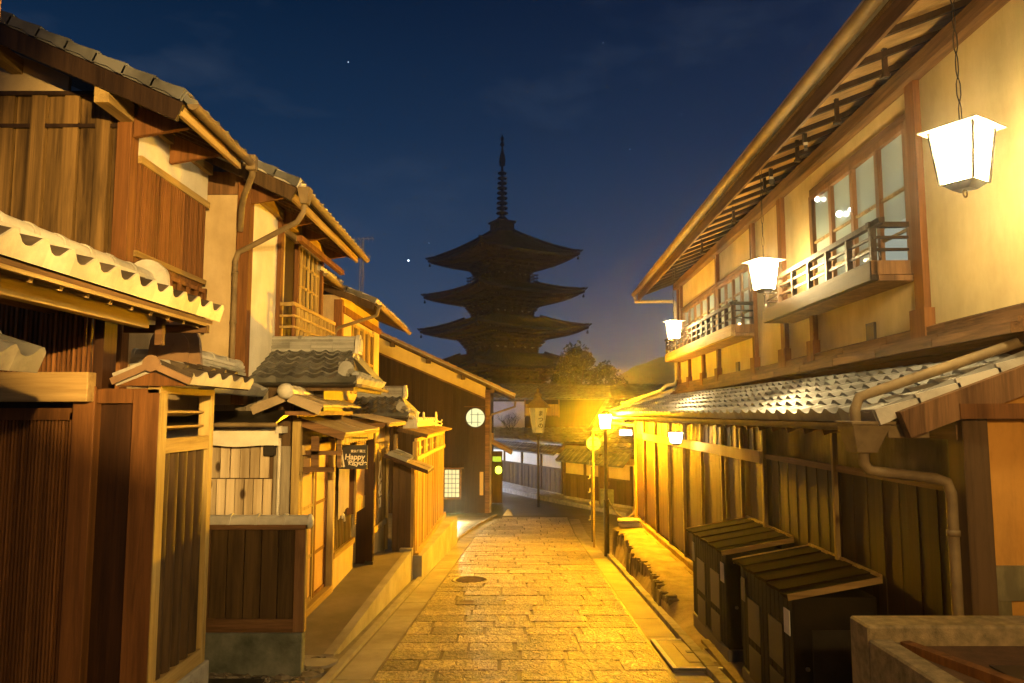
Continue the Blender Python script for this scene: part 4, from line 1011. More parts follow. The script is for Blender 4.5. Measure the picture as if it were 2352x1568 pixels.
# low cap roof over the side panel
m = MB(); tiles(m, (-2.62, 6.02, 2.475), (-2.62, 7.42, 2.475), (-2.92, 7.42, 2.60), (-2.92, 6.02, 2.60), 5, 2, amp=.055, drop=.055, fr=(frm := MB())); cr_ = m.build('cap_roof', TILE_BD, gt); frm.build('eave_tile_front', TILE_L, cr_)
m = MB(); tiles(m, (-3.24, 6.02, 2.475), (-3.24, 7.42, 2.475), (-2.92, 7.42, 2.60), (-2.92, 6.02, 2.60), 5, 2, amp=.045, drop=.055); m.build('cap_roof_back', TILE_L, cr_)
m = MB(); m.half_round((-2.92, 5.98, 2.585), (-2.92, 7.42, 2.585), .062, 8); m.lathe((-2.92, 6.02, 2.60), [(.001, 0)], 3) if False else None
m.build('cap_ridge', TILE_L, cr_)
m = MB(); pts = [(-2.92+.068*math.cos(2*math.pi*k/16), 5.965, 2.60+.068*math.sin(2*math.pi*k/16)) for k in range(16)]; m.prism(pts, (0, .03, 0)); m.build('round_end_tile', TILE_B, cr_)
m = MB()
for sx in (-1, 1): m.beam((-2.92+sx*.05, 5.985, 2.60), (-2.92+sx*.33, 5.985, 2.478), .03, .055)
m.build('verge_board', TILE_B, cr_)
m = MB(); m.prism([(-3.2, 6.03, 2.42), (-2.66, 6.03, 2.42), (-2.92, 6.03, 2.57)], (0, .03, 0)); m.build('cap_gable', W_GATE, cr_)
# nearer eave end that peeks in at the left edge
m = MB(); tiles(m, (-2.94, 2.8, 2.52), (-2.94, 4.62, 2.52), (-3.5, 4.62, 2.74), (-3.5, 2.8, 2.74), 7, 2, amp=.07, drop=.09)
tag(m.build('tiled_eave', TILE_L), 'end of a pale tiled eave jutting in before the slats of the gate', 'eave')
# orange-lit post at the very left edge, top corner
m = MB(); m.wbox(-2.50, -2.29, 2.98, 3.16, -.3, 5.6)
tag(m.build('wooden_post', W_LAT, bevel=.006), 'sliver of an orange-brown wooden post at the upper left edge', 'post')
# ridge behind the gate, with demon-face end tile
rb = thing('ridge_roof', 'small dark-fronted tile ridge rising behind the cap roof of the gate', 'roof', (-3.6, 7.8, 2.3))
m = MB(); tiles(m, (-3.05, 7.6, 2.45), (-3.05, 9.2, 2.45), (-3.46, 9.2, 2.66), (-3.46, 7.6, 2.66), 6, 2); m.build('roof', TILE, rb)
ridge(rb, (-3.46, 7.62, 2.66), (-3.42, 9.2, 2.60), w=.24, layers=4, r=.07, mat=TILE_L, end_mat=TILE_B, es=1.35)
ridge(rb, (-3.62, 7.66, 2.62), (-4.6, 7.66, 2.62), w=.2, layers=4, r=.06, mat=TILE_L, ends=False, name='cross_ridge')
# ------------------------------------------------------------------ low tile-capped fence
lf = thing('low_fence', 'waist-high board fence with a half-round tile cap on a mossy stone base', 'fence', (-2.66, 7.84, -.45))
F_ = FC(7.84)
x0, x1 = -3.24, -2.13
m = MB(); m.box(F_, x0, x1-.0, -.04, .09, -.5, -.03); m.build('stone_base', STONE_M, lf, bevel=.01)
m = MB(); m.box(F_, x0, x0+.12, -.03, .05, -.03, 1.0); m.box(F_, x1-.11, x1-.004, -.03, .05, -.03, 1.0); m.build('post', W_MID, lf, bevel=.005)
m = MB(); m.box(F_, x0+.1, x1-.1, -.035, -.012, -.03, 1.0); m.build('backing', W_DARK2, lf)
m = MB(); m.box(F_, x0+.12, x1-.11, -.02, .045, -.03, .10); m.box(F_, x0, x1, -.04, .07, 1.0, 1.06); m.build('rail', W_MID_X, lf)
m = board_wall(F_, x0+.12, x1-.11, .10, 1.0, -.01, .165, .022, .004, gap=.012); m.build('board', W_FBOARD, lf)
m = MB(); m.box(Frame((x1, 0), (0, 1), (1, 0)), 7.80, 7.88, -.003, .006, -.03, 1.0); m.build('lit_end_strip', W_GOLD, lf)  # pale wood here paints the lamp light on the fence end
cp = MB(); cp.half_round((x0-.05, 7.84, 1.055), (x1+.03, 7.84, 1.055), .088, 10); cp.build('cap_tile', TILE_L, lf)
for i in range(4):
    c = MB(); xx = x0-.0+.285*i+.02
    c.half_round((xx, 7.84, 1.055), (xx+.03, 7.84, 1.055), .102, 10); c.build('cap_band', TILE_L, lf)
c = MB(); c.lathe((0, 0, 0), [(.001, -.03), (.05, -.022), (.078, 0), (.078, .02)], 14)
for i, v in enumerate(c.v): c.v[i] = Vector((x1+.05-v.z*-1-.02, 7.84+v.y, 1.085+v.x)) if False else Vector((x1+.035-v.z, 7.84+v.y, 1.078+v.x))
c.build('cap_end', TILE_L, lf)
# broken stones and drain grate at its foot
m = MB(); m.wbox(-3.0, -2.42, 7.40, 7.52, gz(7.4)+.0, gz(7.4)+.055); tag(m.build('drain_grate', METAL_D), 'long dark drain grate in the rubble at the foot of the low fence', 'drain')
m = MB(); pts = [(-2.05+.18*math.cos(a)*(1+.2*math.sin(3*a)), 8.12+.16*math.sin(a)*(1+.15*math.cos(2*a)), gz(8.1)+.03) for a in [k*.5236 for k in range(12)]]
m.prism(pts, (0, 0, .03)); tag(m.build('paving_flag', CONC), 'pale flat stone right of the low fence at the end of the apron', 'stone')
m = MB()
for (cx, cy, cz, r) in ((-2.80, 6.72, -.30, .12), (-2.70, 6.9, -.34, .08)):
    vs = []; fs = []
    for j in range(7):
        ph = math.pi*j/6-math.pi/2
        for k in range(10):
            th = 2*math.pi*k/10; rr_ = r*(1+.16*math.sin(3*th+j)+.1*math.cos(5*th))
            vs.append((cx+rr_*math.cos(ph)*math.cos(th), cy+rr_*math.cos(ph)*math.sin(th), cz+rr_*math.sin(ph)*1.1))
    for j in range(6):
        for k in range(10): fs.append((j*10+k, j*10+(k+1) % 10, (j+1)*10+(k+1) % 10, (j+1)*10+k))
    m.add(vs, fs)
    tag(m.build('garden_rock', STONE), 'rounded stone at the foot of the gate panel' if r > .1 else 'smaller stone beside the rounded one by the gate panel', 'rock'); m = MB()

# ------------------------------------------------------------------ first upper house
h1 = thing('dark_board_house', 'two-storey house with a dark board gable and slatted shutters above the gate roof', 'house', (-5.4, 8.2, -.4))
def slope1(x): return 5.14+.44*(-3.1-x)
m = MB(); m.wbox(-8.5, -3.92, 7.42, 9.25, 2.2, 5.25); m.build('wall', PL_TAN, h1)
m = board_wall(FC(7.42), -8.5, -3.95, 2.4, 5.1, 0, .17, .022, .026, gap=.016, ztop=lambda s: min(slope1(s)-.12, 5.48)); m.build('gable_boards', W_GABLE, h1)
m = MB(); m.prism([(-8.5, 7.38, 5.48), (-4.6, 7.38, 5.48), (-4.6, 7.38, slope1(-4.6)-.12), (-8.5, 7.38, slope1(-8.5)-.12)], (0, .05, 0)); m.build('gable_plaster', PL_TAN, h1)
m = MB(); m.wbox(-8.5, -3.9, 7.33, 7.38, 5.46, 5.50); m.wbox(-8.5, -3.95, 7.35, 7.38, 5.12, 5.16); m.build('gable_batten', W_DARK2, h1)
m = MB(); m.wbox(-4.03, -3.88, 7.30, 7.45, 2.4, 5.16); m.build('corner_post', W_GATE, h1, bevel=.006)
m = MB(); m.wbox(-3.885, -3.875, 7.305, 7.445, 2.4, 5.16); m.build('post_face', W_LAT, h1)
F1 = FL(-3.9)
m = MB(); m.box(F1, 7.46, 9.2, 0, .02, 4.86, 5.24); m.build('white_band', PL_WHITE, h1)
m = MB(); m.box(F1, 7.46, 9.2, 0, .06, 4.78, 4.86); m.box(F1, 7.46, 9.2, 0, .05, 3.80, 3.86); m.box(F1, 7.3, 9.2, 0, .08, 5.22, 5.34); m.build('shutter_rail', W_GOLD_Y, h1)
m = lattice(F1, 7.46, 9.12, 3.86, 4.78, .02, .045, .022, .02, rows=(4.1, 4.35, 4.58)); m.build('slatted_shutter', W_LAT, h1)
m = MB(); m.box(F1, 7.46, 9.15, 0, .018, 3.2, 4.78); m.build('shutter_back', W_GATE, h1)
m = MB()
for z in (3.30, 3.50, 3.70): m.box(F1, 7.44, 9.15, .05, .085, z-.022, z+.022)
for i in range(8): s = 7.5+i*.23; m.box(F1, s-.02, s+.02, .052, .09, 3.2, 3.74)
m.build('shutter_guard', W_LAT, h1)
m = MB(); tiles(m, (-3.1, 6.75, 5.19), (-3.1, 8.36, 5.19), (-8.5, 8.36, slope1(-8.5)+.05), (-8.5, 6.75, slope1(-8.5)+.05), 6, 20, drop=.05); r1 = m.build('roof', TILE_D, h1)
m = MB(); tiles(m, (-3.4, 8.36, 5.30), (-3.4, 9.4, 5.30), (-8.5, 9.4, slope1(-8.5)+.05), (-8.5, 8.36, slope1(-8.5)+.05), 4, 20, drop=.05); m.build('roof_far', TILE_D, r1)
m = MB(); verge_tiles(m, (-3.1, 6.74, 5.22), (-8.4, 6.74, slope1(-8.4)+.08), 19, (0, -1, 0), w=.2, drop=.12); m.build('verge_tiles', TILE_D, r1)
m = MB(); m.beam((-3.12, 6.80, 5.13), (-8.5, 6.80, slope1(-8.5)-.01), .05, .18); m.build('barge_board', W_DARK2, r1)
m = MB(); m.add([(-3.12, 6.78, 5.12), (-3.12, 8.36, 5.12), (-8.5, 8.36, slope1(-8.5)-.03), (-8.5, 6.78, slope1(-8.5)-.03)], [(0, 1, 2, 3)]); m.build('soffit', W_DARK, r1)
m = MB(); rafters(m, (-3.15, 6.85, 5.13), (-3.15, 8.4, 5.13), (-4.2, 6.85, 5.59), (-4.2, 8.4, 5.59), 7, .045, .06, .02); m.build('rafter', W_DARK, r1)
m = MB(); m.wbox(-3.19, -3.15, 6.8, 8.36, 5.02, 5.13); m.build('fascia', W_GOLD_Y, r1)
gutter((-3.04, 6.8, 5.13), (-3.04, 8.42, 5.11), .055, r1, METAL_B, 4)
m = MB(); m.wbox(-4.0, -3.86, 6.82, 7.4, 5.16, 5.34); m.wbox(-5.2, -5.08, 6.84, 7.4, 5.70, 5.86); m.build('purlin', W_GOLD_Y, h1)
m = MB(); m.prism([(-3.86, 7.3, 5.0), (-3.86, 7.3, 5.34), (-3.30, 7.3, 5.10)], (0, .06, 0)); m.prism([(-3.86, 8.1, 5.0), (-3.86, 8.1, 5.34), (-3.30, 8.1, 5.10)], (0, .06, 0)); m.build('eave_arm', W_LAT, h1)
pipe([(-3.04, 8.44, 5.08), (-3.06, 8.48, 4.98), (-3.28, 8.85, 4.86), (-3.34, 8.95, 4.74), (-3.44, 9.18, 4.50)], .038, METAL_B, 'downpipe', parent=h1)
m = MB(); m.wbox(-3.10, -2.99, 8.36, 8.47, 5.02, 5.20); m.build('rain_head', METAL_B, h1, bevel=.01)

# ------------------------------------------------------------------ second upper house with shops below
h2 = thing('shop_house', 'two-storey house with wooden balcony above and small shop fronts below', 'house', (-4.2, 11, -.4))
m = MB(); m.wbox(-7.5, -3.40, 9.32, 12.85, 2.3, 5.3); m.build('wall', PL_TAN, h2); m = MB(); m.wbox(-7.5, -3.40, 9.62, 12.85, -.5, 2.3); m.build('lower_wall', PL_TAN, h2)
m = MB(); m.wbox(-4.3, -3.47, 9.30, 9.318, 5.0, 5.3); m.wbox(-3.52, -3.46, 9.295, 9.318, 2.4, 5.0); m.build('gable_trim', W_MID, h2)
m = MB(); m.wbox(-3.50, -3.34, 9.22, 9.38, 2.3, 5.15); m.build('corner_post', W_GATE, h2, bevel=.006)
F2 = FL(-3.40)
m = MB(); m.box(F2, 9.4, 10.44, 0, .03, 2.6, 5.1); m.build('white_wall_panel', PL_WHITE, h2)
m = MB(); m.box(F2, 10.44, 10.56, 0, .09, 3.05, 5.05); m.box(F2, 12.72, 12.84, 0, .09, 3.05, 5.05); m.box(F2, 11.32, 11.42, 0, .08, 3.2, 4.85); m.build('window_post', W_LAT, h2)
m = MB(); m.box(F2, 10.5, 12.8, .0, .07, 4.84, 4.93); m.box(F2, 9.3, 12.8, 0, .10, 4.98, 5.12); m.box(F2, 10.5, 12.8, 0, .07, 3.18, 3.28); m.build('window_beam', W_GOLD_Y, h2)
m = MB(); m.box(F2, 10.56, 12.7, 0, .02, 3.28, 4.84); w = m.build('window', W_DARK2, h2)
m = MB()
for s in (11.44, 11.62, 11.80, 12.05, 12.30, 12.5, 12.66): m.box(F2, s-.022, s+.022, .022, .055, 3.28, 4.84)
for z in (3.5, 3.85, 4.2, 4.55): m.box(F2, 11.42, 12.7, .022, .05, z-.018, z+.018)
m.build('glazing_bar', W_GOLD, w)
m = MB(); m.box(F2, 10.60, 10.78, .02, .04, 3.28, 4.84); m.box(F2, 11.5, 11.6, .021, .03, 3.3, 4.8); m.build('inner_blind', PL_CREAM, w)
b = MB(); b.box(F2, 10.45, 12.85, .24, .33, 3.10, 3.24); bo = b.build('balcony', W_GOLD_Y, h2)
b = MB(); b.box(F2, 10.45, 12.85, .03, .24, 3.12, 3.17); b.build('balcony_floor', W_MID, bo)
b = MB()
for z, hh in ((3.75, .025), (3.58, .015), (3.42, .015)):
    b.box(F2, 10.42, 12.88, .26, .31, z-hh, z+hh)
    for s in (10.47, 12.83): b.box(F2, s-.02, s+.02, .03, .26, z-hh, z+hh)
b.build('handrail', W_GOLD_Y, bo)
for i in range(12):
    s = 10.47+i*(2.36/11); b = MB(); b.box(F2, s-.02, s+.02, .265, .305, 3.24, 3.72+(.06 if i in (0, 11) else 0)); b.build('baluster', W_GOLD if i else W_LAT, bo)
def slope2(x): return 4.97+.47*(-2.65-x)
m = MB(); tiles(m, (-2.62, 8.9, 5.02), (-2.62, 12.85, 4.97), (-7.5, 12.85, slope2(-7.5)+.02), (-7.5, 8.9, slope2(-7.5)+.05), 18, 18, amp=.04, drop=.05); r2 = m.build('roof', TILE_L, h2)
m = MB(); verge_tiles(m, (-2.62, 8.89, 5.05), (-7.4, 8.89, slope2(-7.4)+.08), 17, (0, -1, 0), w=.2, drop=.12); m.build('verge_tiles', TILE_D, r2)
m = MB(); m.beam((-2.66, 8.95, 4.97), (-7.4, 8.95, slope2(-7.4)), .05, .17); m.build('barge_board', W_DARK, r2)
m = MB(); m.add([(-2.66, 8.93, 4.95), (-2.66, 12.85, 4.90), (-7.5, 12.85, slope2(-7.5)-.06), (-7.5, 8.93, slope2(-7.5)-.03)], [(0, 1, 2, 3)]); m.build('soffit', W_DARK, r2)
m = MB(); rafters(m, (-2.7, 9.0, 4.96), (-2.7, 12.8, 4.92), (-3.5, 9.0, 5.33), (-3.5, 12.8, 5.29), 14, .045, .06, .03); m.build('rafter', W_MID, r2)
m = MB(); m.wbox(-2.75, -2.71, 8.95, 12.82, 4.83, 4.93); m.build('fascia', W_GOLD_Y, r2)
gutter((-2.57, 8.95, 4.95), (-2.57, 12.9, 4.90), .055, r2, METAL_B, 9)
m = MB()
for yy in (9.24, 10.5, 11.4, 12.78): m.prism([(-3.38, yy, 4.86), (-3.38, yy, 5.22), (-2.80, yy, 4.96)], (0, .06, 0))
m.wbox(-3.14, -3.06, 10.6, 13.3, 4.70, 4.78); m.build('eave_arm', W_LAT, h2)
pipe([(-2.58, 9.02, 4.90), (-2.60, 9.03, 4.70), (-2.68, 9.06, 4.58), (-3.28, 9.17, 4.30), (-3.46, 9.20, 4.22), (-3.50, 9.22, 4.12), (-3.50, 9.22, 2.55)], .036, METAL_B, 'downpipe', parent=h2, bands=(.1, .5, .9))
m = MB(); m.hexa([(-2.62, 8.93, 4.78), (-2.53, 8.93, 4.78), (-2.53, 9.05, 4.78), (-2.62, 9.05, 4.78)], [(-2.65, 8.9, 4.98), (-2.50, 8.9, 4.98), (-2.50, 9.08, 4.98), (-2.65, 9.08, 4.98)]); m.build('rain_head', METAL_B, h2)
m = MB(); m.add([(-3.37, 9.4, 2.60), (-3.37, 9.8, 2.60), (-3.37, 10.44, 3.15), (-3.37, 9.4, 2.6)], [(0, 1, 2)])
# small hipped-and-gabled porch roofs, one tile slope facing up the lane
def porch_roof(name, label, xw, xs, y0, yr, y1, z0, zr, nt, nr, end=TILE_L, nk=11):
    t = thing(name, label, 'roof', ((xw+xs)/2, (y0+y1)/2, z0-.3))
    xg = xs-.28
    m = MB(); tiles(m, (xw, y0, z0), (xs, y0, z0), (xg, yr, zr), (xw, yr, zr), nt, nr, amp=.04, drop=.05); sl_ = m.build('front_slope', TILE_D, t)
    m = MB(); tiles(m, (xs, y1, z0), (xw, y1, z0), (xw, yr, zr), (xg, yr, zr), nt, nr, amp=.04); m.build('back_slope', TILE_D, t)
    d_ = (yr-y0)*.34
    m = MB(); tiles(m, (xs, y0, z0), (xs, y1, z0), (xg+.03, y1-d_, z0+.15), (xg+.03, y0+d_, z0+.15), nk, 2, amp=.035, drop=.06); m.build('side_skirt', end, t)
    m = MB(); m.prism([(xg-.03, y0+d_, z0+.12), (xg-.03, y1-d_, z0+.12), (xg-.03, yr, zr-.03)], (.03, 0, 0)); m.build('gable', W_GOLD, t)
    m = MB(); m.beam((xg+.03, y0+d_*.8, z0+.14), (xg+.03, yr, zr+.03), .06, .06); m.beam((xg+.03, y1-d_*.8, z0+.14), (xg+.03, yr, zr+.03), .06, .06); m.build('gable_verge', end, t)
    ridge(t, (xg+.05, yr, zr-.02), (xw, yr, zr-.02), w=.2, layers=4, r=.05, mat=TILE, end_mat=TILE_L, es=.75)
    m = MB(); m.beam((xs-.05, y0+.05, z0+.05), (xg, y0+d_*1.1, z0+.21), .12, .08); m.half_round((xs-.02, y0+.02, z0+.06), (xg, y0+d_*1.1, z0+.22), .05); m.build('corner_ridge', TILE, t)
    e = MB(); H = .17; out = [(xs-.16+.09*math.cos(a)*(1.1 if a in (0, math.pi) else 1), y0+.10, z0+.08+H*.4+H*.6*math.sin(a)) for a in [math.pi*k/10 for k in range(11)]]
    out = [(xs-.06, y0+.10, z0+.03)]+out+[(xs-.26, y0+.10, z0+.03)]; e.prism(out, (0, .05, 0)); e.build('corner_end_tile', TILE, t)
    m = MB(); m.wbox(xw, xs-.04, y0+.03, y0+.06, z0-.14, z0-.055); m.wbox(xs-.08, xs-.04, y0+.06, y1-.05, z0-.14, z0-.05); m.build('eave_board', W_DARK, t)
    m = MB(); m.wbox(xw, xs-.5, y0+.35, y1-.6, z0-.45, z0-.04); m.build('eave_box', W_DARK2, t)
    gutter((xs+.03, y0+.02, z0-.055), (xs+.03, y1, z0-.075), .04, t, METAL_B, 6)
    gutter((xw, y0-.04, z0-.05), (xs, y0-.04, z0-.06), .035, t, METAL_D, 4)
    return t
porch_roof('porch_roof', 'larger dark-tiled porch roof with a pale gable end beneath the balcony', -3.42, -1.98, 9.42, 10.4, 11.5, 2.62, 3.07, 7, 6)
porch_roof('porch_roof', 'smaller dark-tiled porch roof with a gable, farther down beside the board fence', -3.1, -1.96, 14.1, 14.9, 15.7, 2.17, 2.53, 6, 4, nk=7)
# board cap roof with a big round ridge
cbr = thing('board_roof', 'board-covered gate roof with a thick pale round ridge pole and ball end', 'roof', (-2.7, 10, 2.0))
def gcap(x0_, z0_, x1_, z1_, ya, yb, th, mat, nm, par, nb=5):
    m = MB()
    for i in range(nb):
        a = ya+(yb-ya)*i/nb+.004; b = ya+(yb-ya)*(i+1)/nb-.004; l = .008*(i % 2)
        q = [(x0_, a, z0_+l), (x1_, a, z1_+l), (x1_, b, z1_+l), (x0_, b, z0_+l)]
        m.hexa(q, [(p[0], p[1], p[2]+th) for p in q])
    return m.build(nm, mat, par)
gcap(-2.70, 2.43, -2.26, 2.27, 8.9, 11.1, .025, BOARDROOF, 'roof_boards', cbr)
gcap(-3.12, 2.27, -2.70, 2.43, 8.9, 11.1, .025, BOARDROOF, 'roof_boards', cbr)
m = MB()
for sx in (-1, 1): m.beam((-2.70+sx*.05, 8.88, 2.43), (-2.70+sx*.43, 8.88, 2.27), .03, .10)
m.build('barge_board', BOARDROOF, cbr)
m = MB(); m.tube([(-2.70, 8.86, 2.46), (-2.66, 11.2, 2.40)], .075, 14); m.tube([(-2.695, 9.15, 2.455), (-2.694, 9.18, 2.455)], .08, 14); m.tube([(-2.69, 9.3, 2.452), (-2.69, 9.33, 2.452)], .08, 14)
rp = m.build('ridge_pole', TILE_L, cbr)
m = MB(); m.lathe((-2.70, 8.84, 2.46-.095), [(.004, 0), (.05, .012), (.082, .04), (.098, .085), (.098, .105), (.082, .15), (.05, .178), (.004, .19)], 18); m.build('ball_end', TILE_L, rp)
m = MB(); m.wbox(-2.9, -2.5, 10.9, 10.95, 2.1, 2.42); m.wbox(-2.62, -2.54, 11.15, 11.9, 2.30, 2.40); m.wbox(-2.75, -2.38, 9.0, 11.1, 2.17, 2.22); m.build('roof_truss', W_MID, cbr)
# canopies over the shops
can = thing('shop_canopy', 'sloping board canopy over the sliding doors, just below the round ridge pole', 'canopy', (-2.5, 10.9, 1.8))
gcap(-2.80, 2.135, -2.15, 1.925, 9.6, 12.1, .02, BOARDROOF, 'canopy_boards', can, 2)
m = MB(); m.beam((-2.80, 9.59, 2.16), (-2.14, 9.59, 1.945), .025, .10); m.build('rake_board', W_MID_X, can)
m = MB(); m.wbox(-2.175, -2.155, 9.6, 12.1, 1.885, 1.925); m.build('eave_strip', W_GOLD_Y, can)
m = MB(); 
for i in range(18):
    a = 9.75+i*.13; m.prism([(-2.26, a, 1.87), (-2.26, a+.13, 1.87), (-2.26, a+.13, 1.80), (-2.26, a+.065, 1.775), (-2.26, a, 1.80)], (.012, 0, 0))
m.build('scalloped_valance', W_GOLD, can)
m = MB(); m.wbox(-2.84, -2.76, 9.55, 12.6, 2.12, 2.22); m.build('wall_beam', W_GOLD_Y, can)
can2 = thing('shop_canopy', 'reeded board canopy farther along, over the vertical calligraphy panel', 'canopy', (-2.3, 13.4, 1.9))
gcap(-2.65, 2.16, -2.02, 2.02, 12.3, 14.7, .02, BOARDROOF, 'canopy_boards', can2, 14)
m = MB(); m.wbox(-2.06, -2.03, 12.3, 14.7, 1.97, 2.02); m.build('eave_strip', W_GOLD_Y, can2)
m = MB(); m.wbox(-2.62, -2.10, 12.28, 12.33, 1.97, 2.03); m.build('rake_board', W_MID_X, can2)
# shop front 1: sliding doors
F3 = FL(-2.72)
m = MB(); m.wbox(-3.4, -2.76, 9.62, 12.85, -.5, 2.15); m.build('shop_wall', W_DARK, h2)
for i, (s0, s1) in enumerate(((9.66, 10.30), (10.34, 11.02))):
    m = MB(); m.box(F3, s0+.05, s1-.05, -.03, -.01, -.25, 1.62); dd = m.build('sliding_door', PANEL_SH, h2)
    m = MB()
    for s in (s0+.025, s1-.025): m.box(F3, s-.03, s+.03, -.035, .012, -.30, 1.64)
    for z in (-.28, .28, .95, 1.62): m.box(F3, s0+.055, s1-.055, -.032, .004, z-.02, z+.02)
    m.build('door_frame', W_LAT if i else W_GOLD, dd)
m = MB(); m.box(F3, 9.6, 11.1, -.03, .05, 1.66, 1.78); m.box(F3, 9.6, 11.1, -.03, .10, -.40, -.30); m.build('door_track', W_GOLD_Y, h2)
m = MB(); m.wbox(-2.80, -2.70, 9.50, 9.60, -.4, 2.12); m.wbox(-2.72, -2.62, 11.04, 11.12, -.4, 1.85); m.build('shop_post', W_GOLD, h2)
m = MB(); m.wbox(-2.80, -2.2, 9.66, 9.70, 1.66, 1.71); m.wbox(-2.80, -2.30, 9.68, 9.73, 1.44, 1.50); m.wbox(-2.26, -2.21, 9.65, 9.70, 1.50, 1.92); m.wbox(-2.6, -2.5, 9.66, 9.71, 1.5, 1.9); m.build('canopy_bracket', W_MID_X, h2)
F4 = FL(-2.66)
m = MB(); m.box(F4, 11.14, 12.5, -.08, -.02, .15, 1.8); m.build('dark_lattice_back', W_DARK2, h2)
m = lattice(F4, 11.14, 12.4, .15, 1.0, -.02, .10, .05, .03); m.build('dark_lattice', W_DARK, h2)
m = MB(); m.box(F4, 11.12, 12.55, -.08, .05, .06, .15); m.build('plinth_rail', W_GOLD_Y, h2)
m = MB(); m.box(F4, 11.12, 12.55, -.08, .02, -.45, .06); m.build('plaster_plinth', PL_CREAM, h2)
m = MB(); m.wbox(-2.62, -2.615, 11.8, 11.9, .40, .45)
cu = [( -2.615, 11.60, .58), (-2.615, 11.62, .66), (-2.615, 11.70, .62), (-2.615, 11.76, .52)]
m = MB(); m.tube(cu, .018, 6); m.build('door_pull', TILE_L, h2)
# cloth strip hanging in front of the lattice
m = MB(); cl = []
for i in range(9):
    s = 11.22+.085*i; cl.append((s, -2.59+.012*math.sin(i*1.9)))
vs = [(x_, s, z) for (s, x_) in cl for z in (1.72, .62+.03*math.sin(s*30)+.12*((s-11.2)/.8))]
m.add(vs, [(2*i, 2*i+1, 2*i+3, 2*i+2) for i in range(8)], True)
vs2 = [(x_-.008, s, z) for (s, x_) in cl for z in (1.72, .62+.03*math.sin(s*30)+.12*((s-11.2)/.8))]; m.add(vs2, [(2*i, 2*i+2, 2*i+3, 2*i+1) for i in range(8)], True)
tag(m.build('hanging_cloth', CLOTH_G), 'plain grey-brown cloth hanging under the black signboard', 'curtain')
# box bay
bx = MB(); bx.wbox(-2.70, -2.54, 12.06, 13.15, .58, 1.86); bay = bx.build('bay_window', W_GATE, h2)
FB = FL(-2.54)
m = MB(); m.box(FB, 12.06, 12.14, 0, .03, .42, 1.9); m.box(FB, 13.05, 13.13, 0, .03, .48, 1.9); m.box(FB, 12.14, 13.05, 0, .025, .60, .80); m.box(FB, 12.14, 13.05, 0, .025, 1.62, 1.72); m.build('bay_frame', W_GOLD, bay)
m = MB(); m.box(FB, 12.14, 13.05, .002, .01, .80, 1.62); m.build('bay_panel', PANEL_SH, bay)
# recess and post beyond the bay
m = MB(); m.wbox(-3.4, -2.46, 12.92, 14.65, -.5, 2.1); m.build('shop_wall_far', PL_CREAM, h2)
m = MB(); m.wbox(-2.66, -2.46, 12.86, 12.92, -.42, 2.0); m.wbox(-2.46, -2.36, 12.80, 12.92, -.32, 2.0); m.build('dark_post', W_GATE_D, h2)
m = MB(); m.wbox(-2.49, -2.35, 12.78, 12.93, -.45, -.30); m.build('post_foot', METAL_D, h2)
F5 = FL(-2.44)
m = MB(); m.box(F5, 12.93, 13.0, -.02, .05, -.40, 2.0); m.box(F5, 14.48, 14.56, -.02, .05, -.40, 2.0); m.box(F5, 13.0, 14.48, -.02, .04, 1.55, 1.66); m.box(F5, 13.0, 14.48, -.02, .04, .10, .20); m.build('panel_frame', W_GOLD, h2)
m = board_wall(F5, 13.0, 14.48, .20, 1.55, -.01, .10, .015, .003); pn = m.build('calligraphy_panel', W_OPEN, h2)
Mt = lambda y, z: Matrix.Translation((-2.44+.022, y, z)) @ Matrix.Rotation(math.pi/2, 4, 'Z') @ Matrix.Rotation(math.pi/2, 4, 'X')
for ch_, z, sz_ in (('八', 1.15, .36), ('坂', .83, .34), ('口', .56, .20)): text_obj(ch_, sz_, SIGN_LET, pn, Mt(13.75, z), 'brush_character', .004, .012)
pipe([(-2.30, 14.72, 1.95), (-2.30, 14.72, -.42)], .045, METAL_B, 'downpipe', parent=h2)
# black hanging signboard
sg = thing('hanging_sign', 'square black shop sign with cream lettering hanging beside the shop doors', 'sign', (-2.33, 10.5, 1.38))
yS = 10.5
p0 = atY(777, 1077, yS); p1 = atY(844, 1022, yS)
m = MB(); m.wbox(p0.x, p1.x, yS, yS+.03, p0.z, p1.z); m.build('board', SIGN_BLACK, sg)
def MS(x_, z_): return Matrix.Translation((x_, yS-.003, z_)) @ Matrix.Rotation(math.pi/2, 4, 'X')
wS = p1.x-p0.x; hS = p1.z-p0.z
text_obj('Happy', .108, SIGN_LET, sg, MS(p0.x+wS*.56, p0.z+hS*.50), 'lettering', .002, .003, .1)
text_obj('Bicycle', .092, SIGN_LET, sg, MS(p0.x+wS*.66, p0.z+hS*.25), 'lettering', .002, .003, .15)
text_obj('東京洋菓工', .042, SIGN_LET, sg, MS(p0.x+wS*.68, p0.z+hS*.74), 'small_letters', .002, .001)
m = MB(); cx = p0.x+wS*.13
pr = [(cx-.035, .05), (cx-.018, .14), (cx-.006, .23), (cx, .27), (cx+.006, .23), (cx+.018, .14), (cx+.035, .05), (cx+.012, .05), (cx, .15), (cx-.012, .05)]
m.prism([(a, yS-.006, p0.z+b) for a, b in pr], (0, .005, 0))
for dx, r_ in ((-.022, .022), (.024, .018)):
    pts = [(cx+dx+r_*math.cos(2*math.pi*k/12), yS-.007, p0.z+.04+r_*.8*math.sin(2*math.pi*k/12)) for k in range(12)]; m.prism(pts, (0, .004, 0))
m.tube([(p0.x+wS*.32, yS-.004, p0.z+hS*.42), (p0.x+wS*.36, yS-.004, p0.z+hS*.24), (p0.x+wS*.45, yS-.004, p0.z+hS*.17), (p0.x+wS*.62, yS-.004, p0.z+hS*.13)], .004, 5)
m.build('emblem', SIGN_LET, sg)
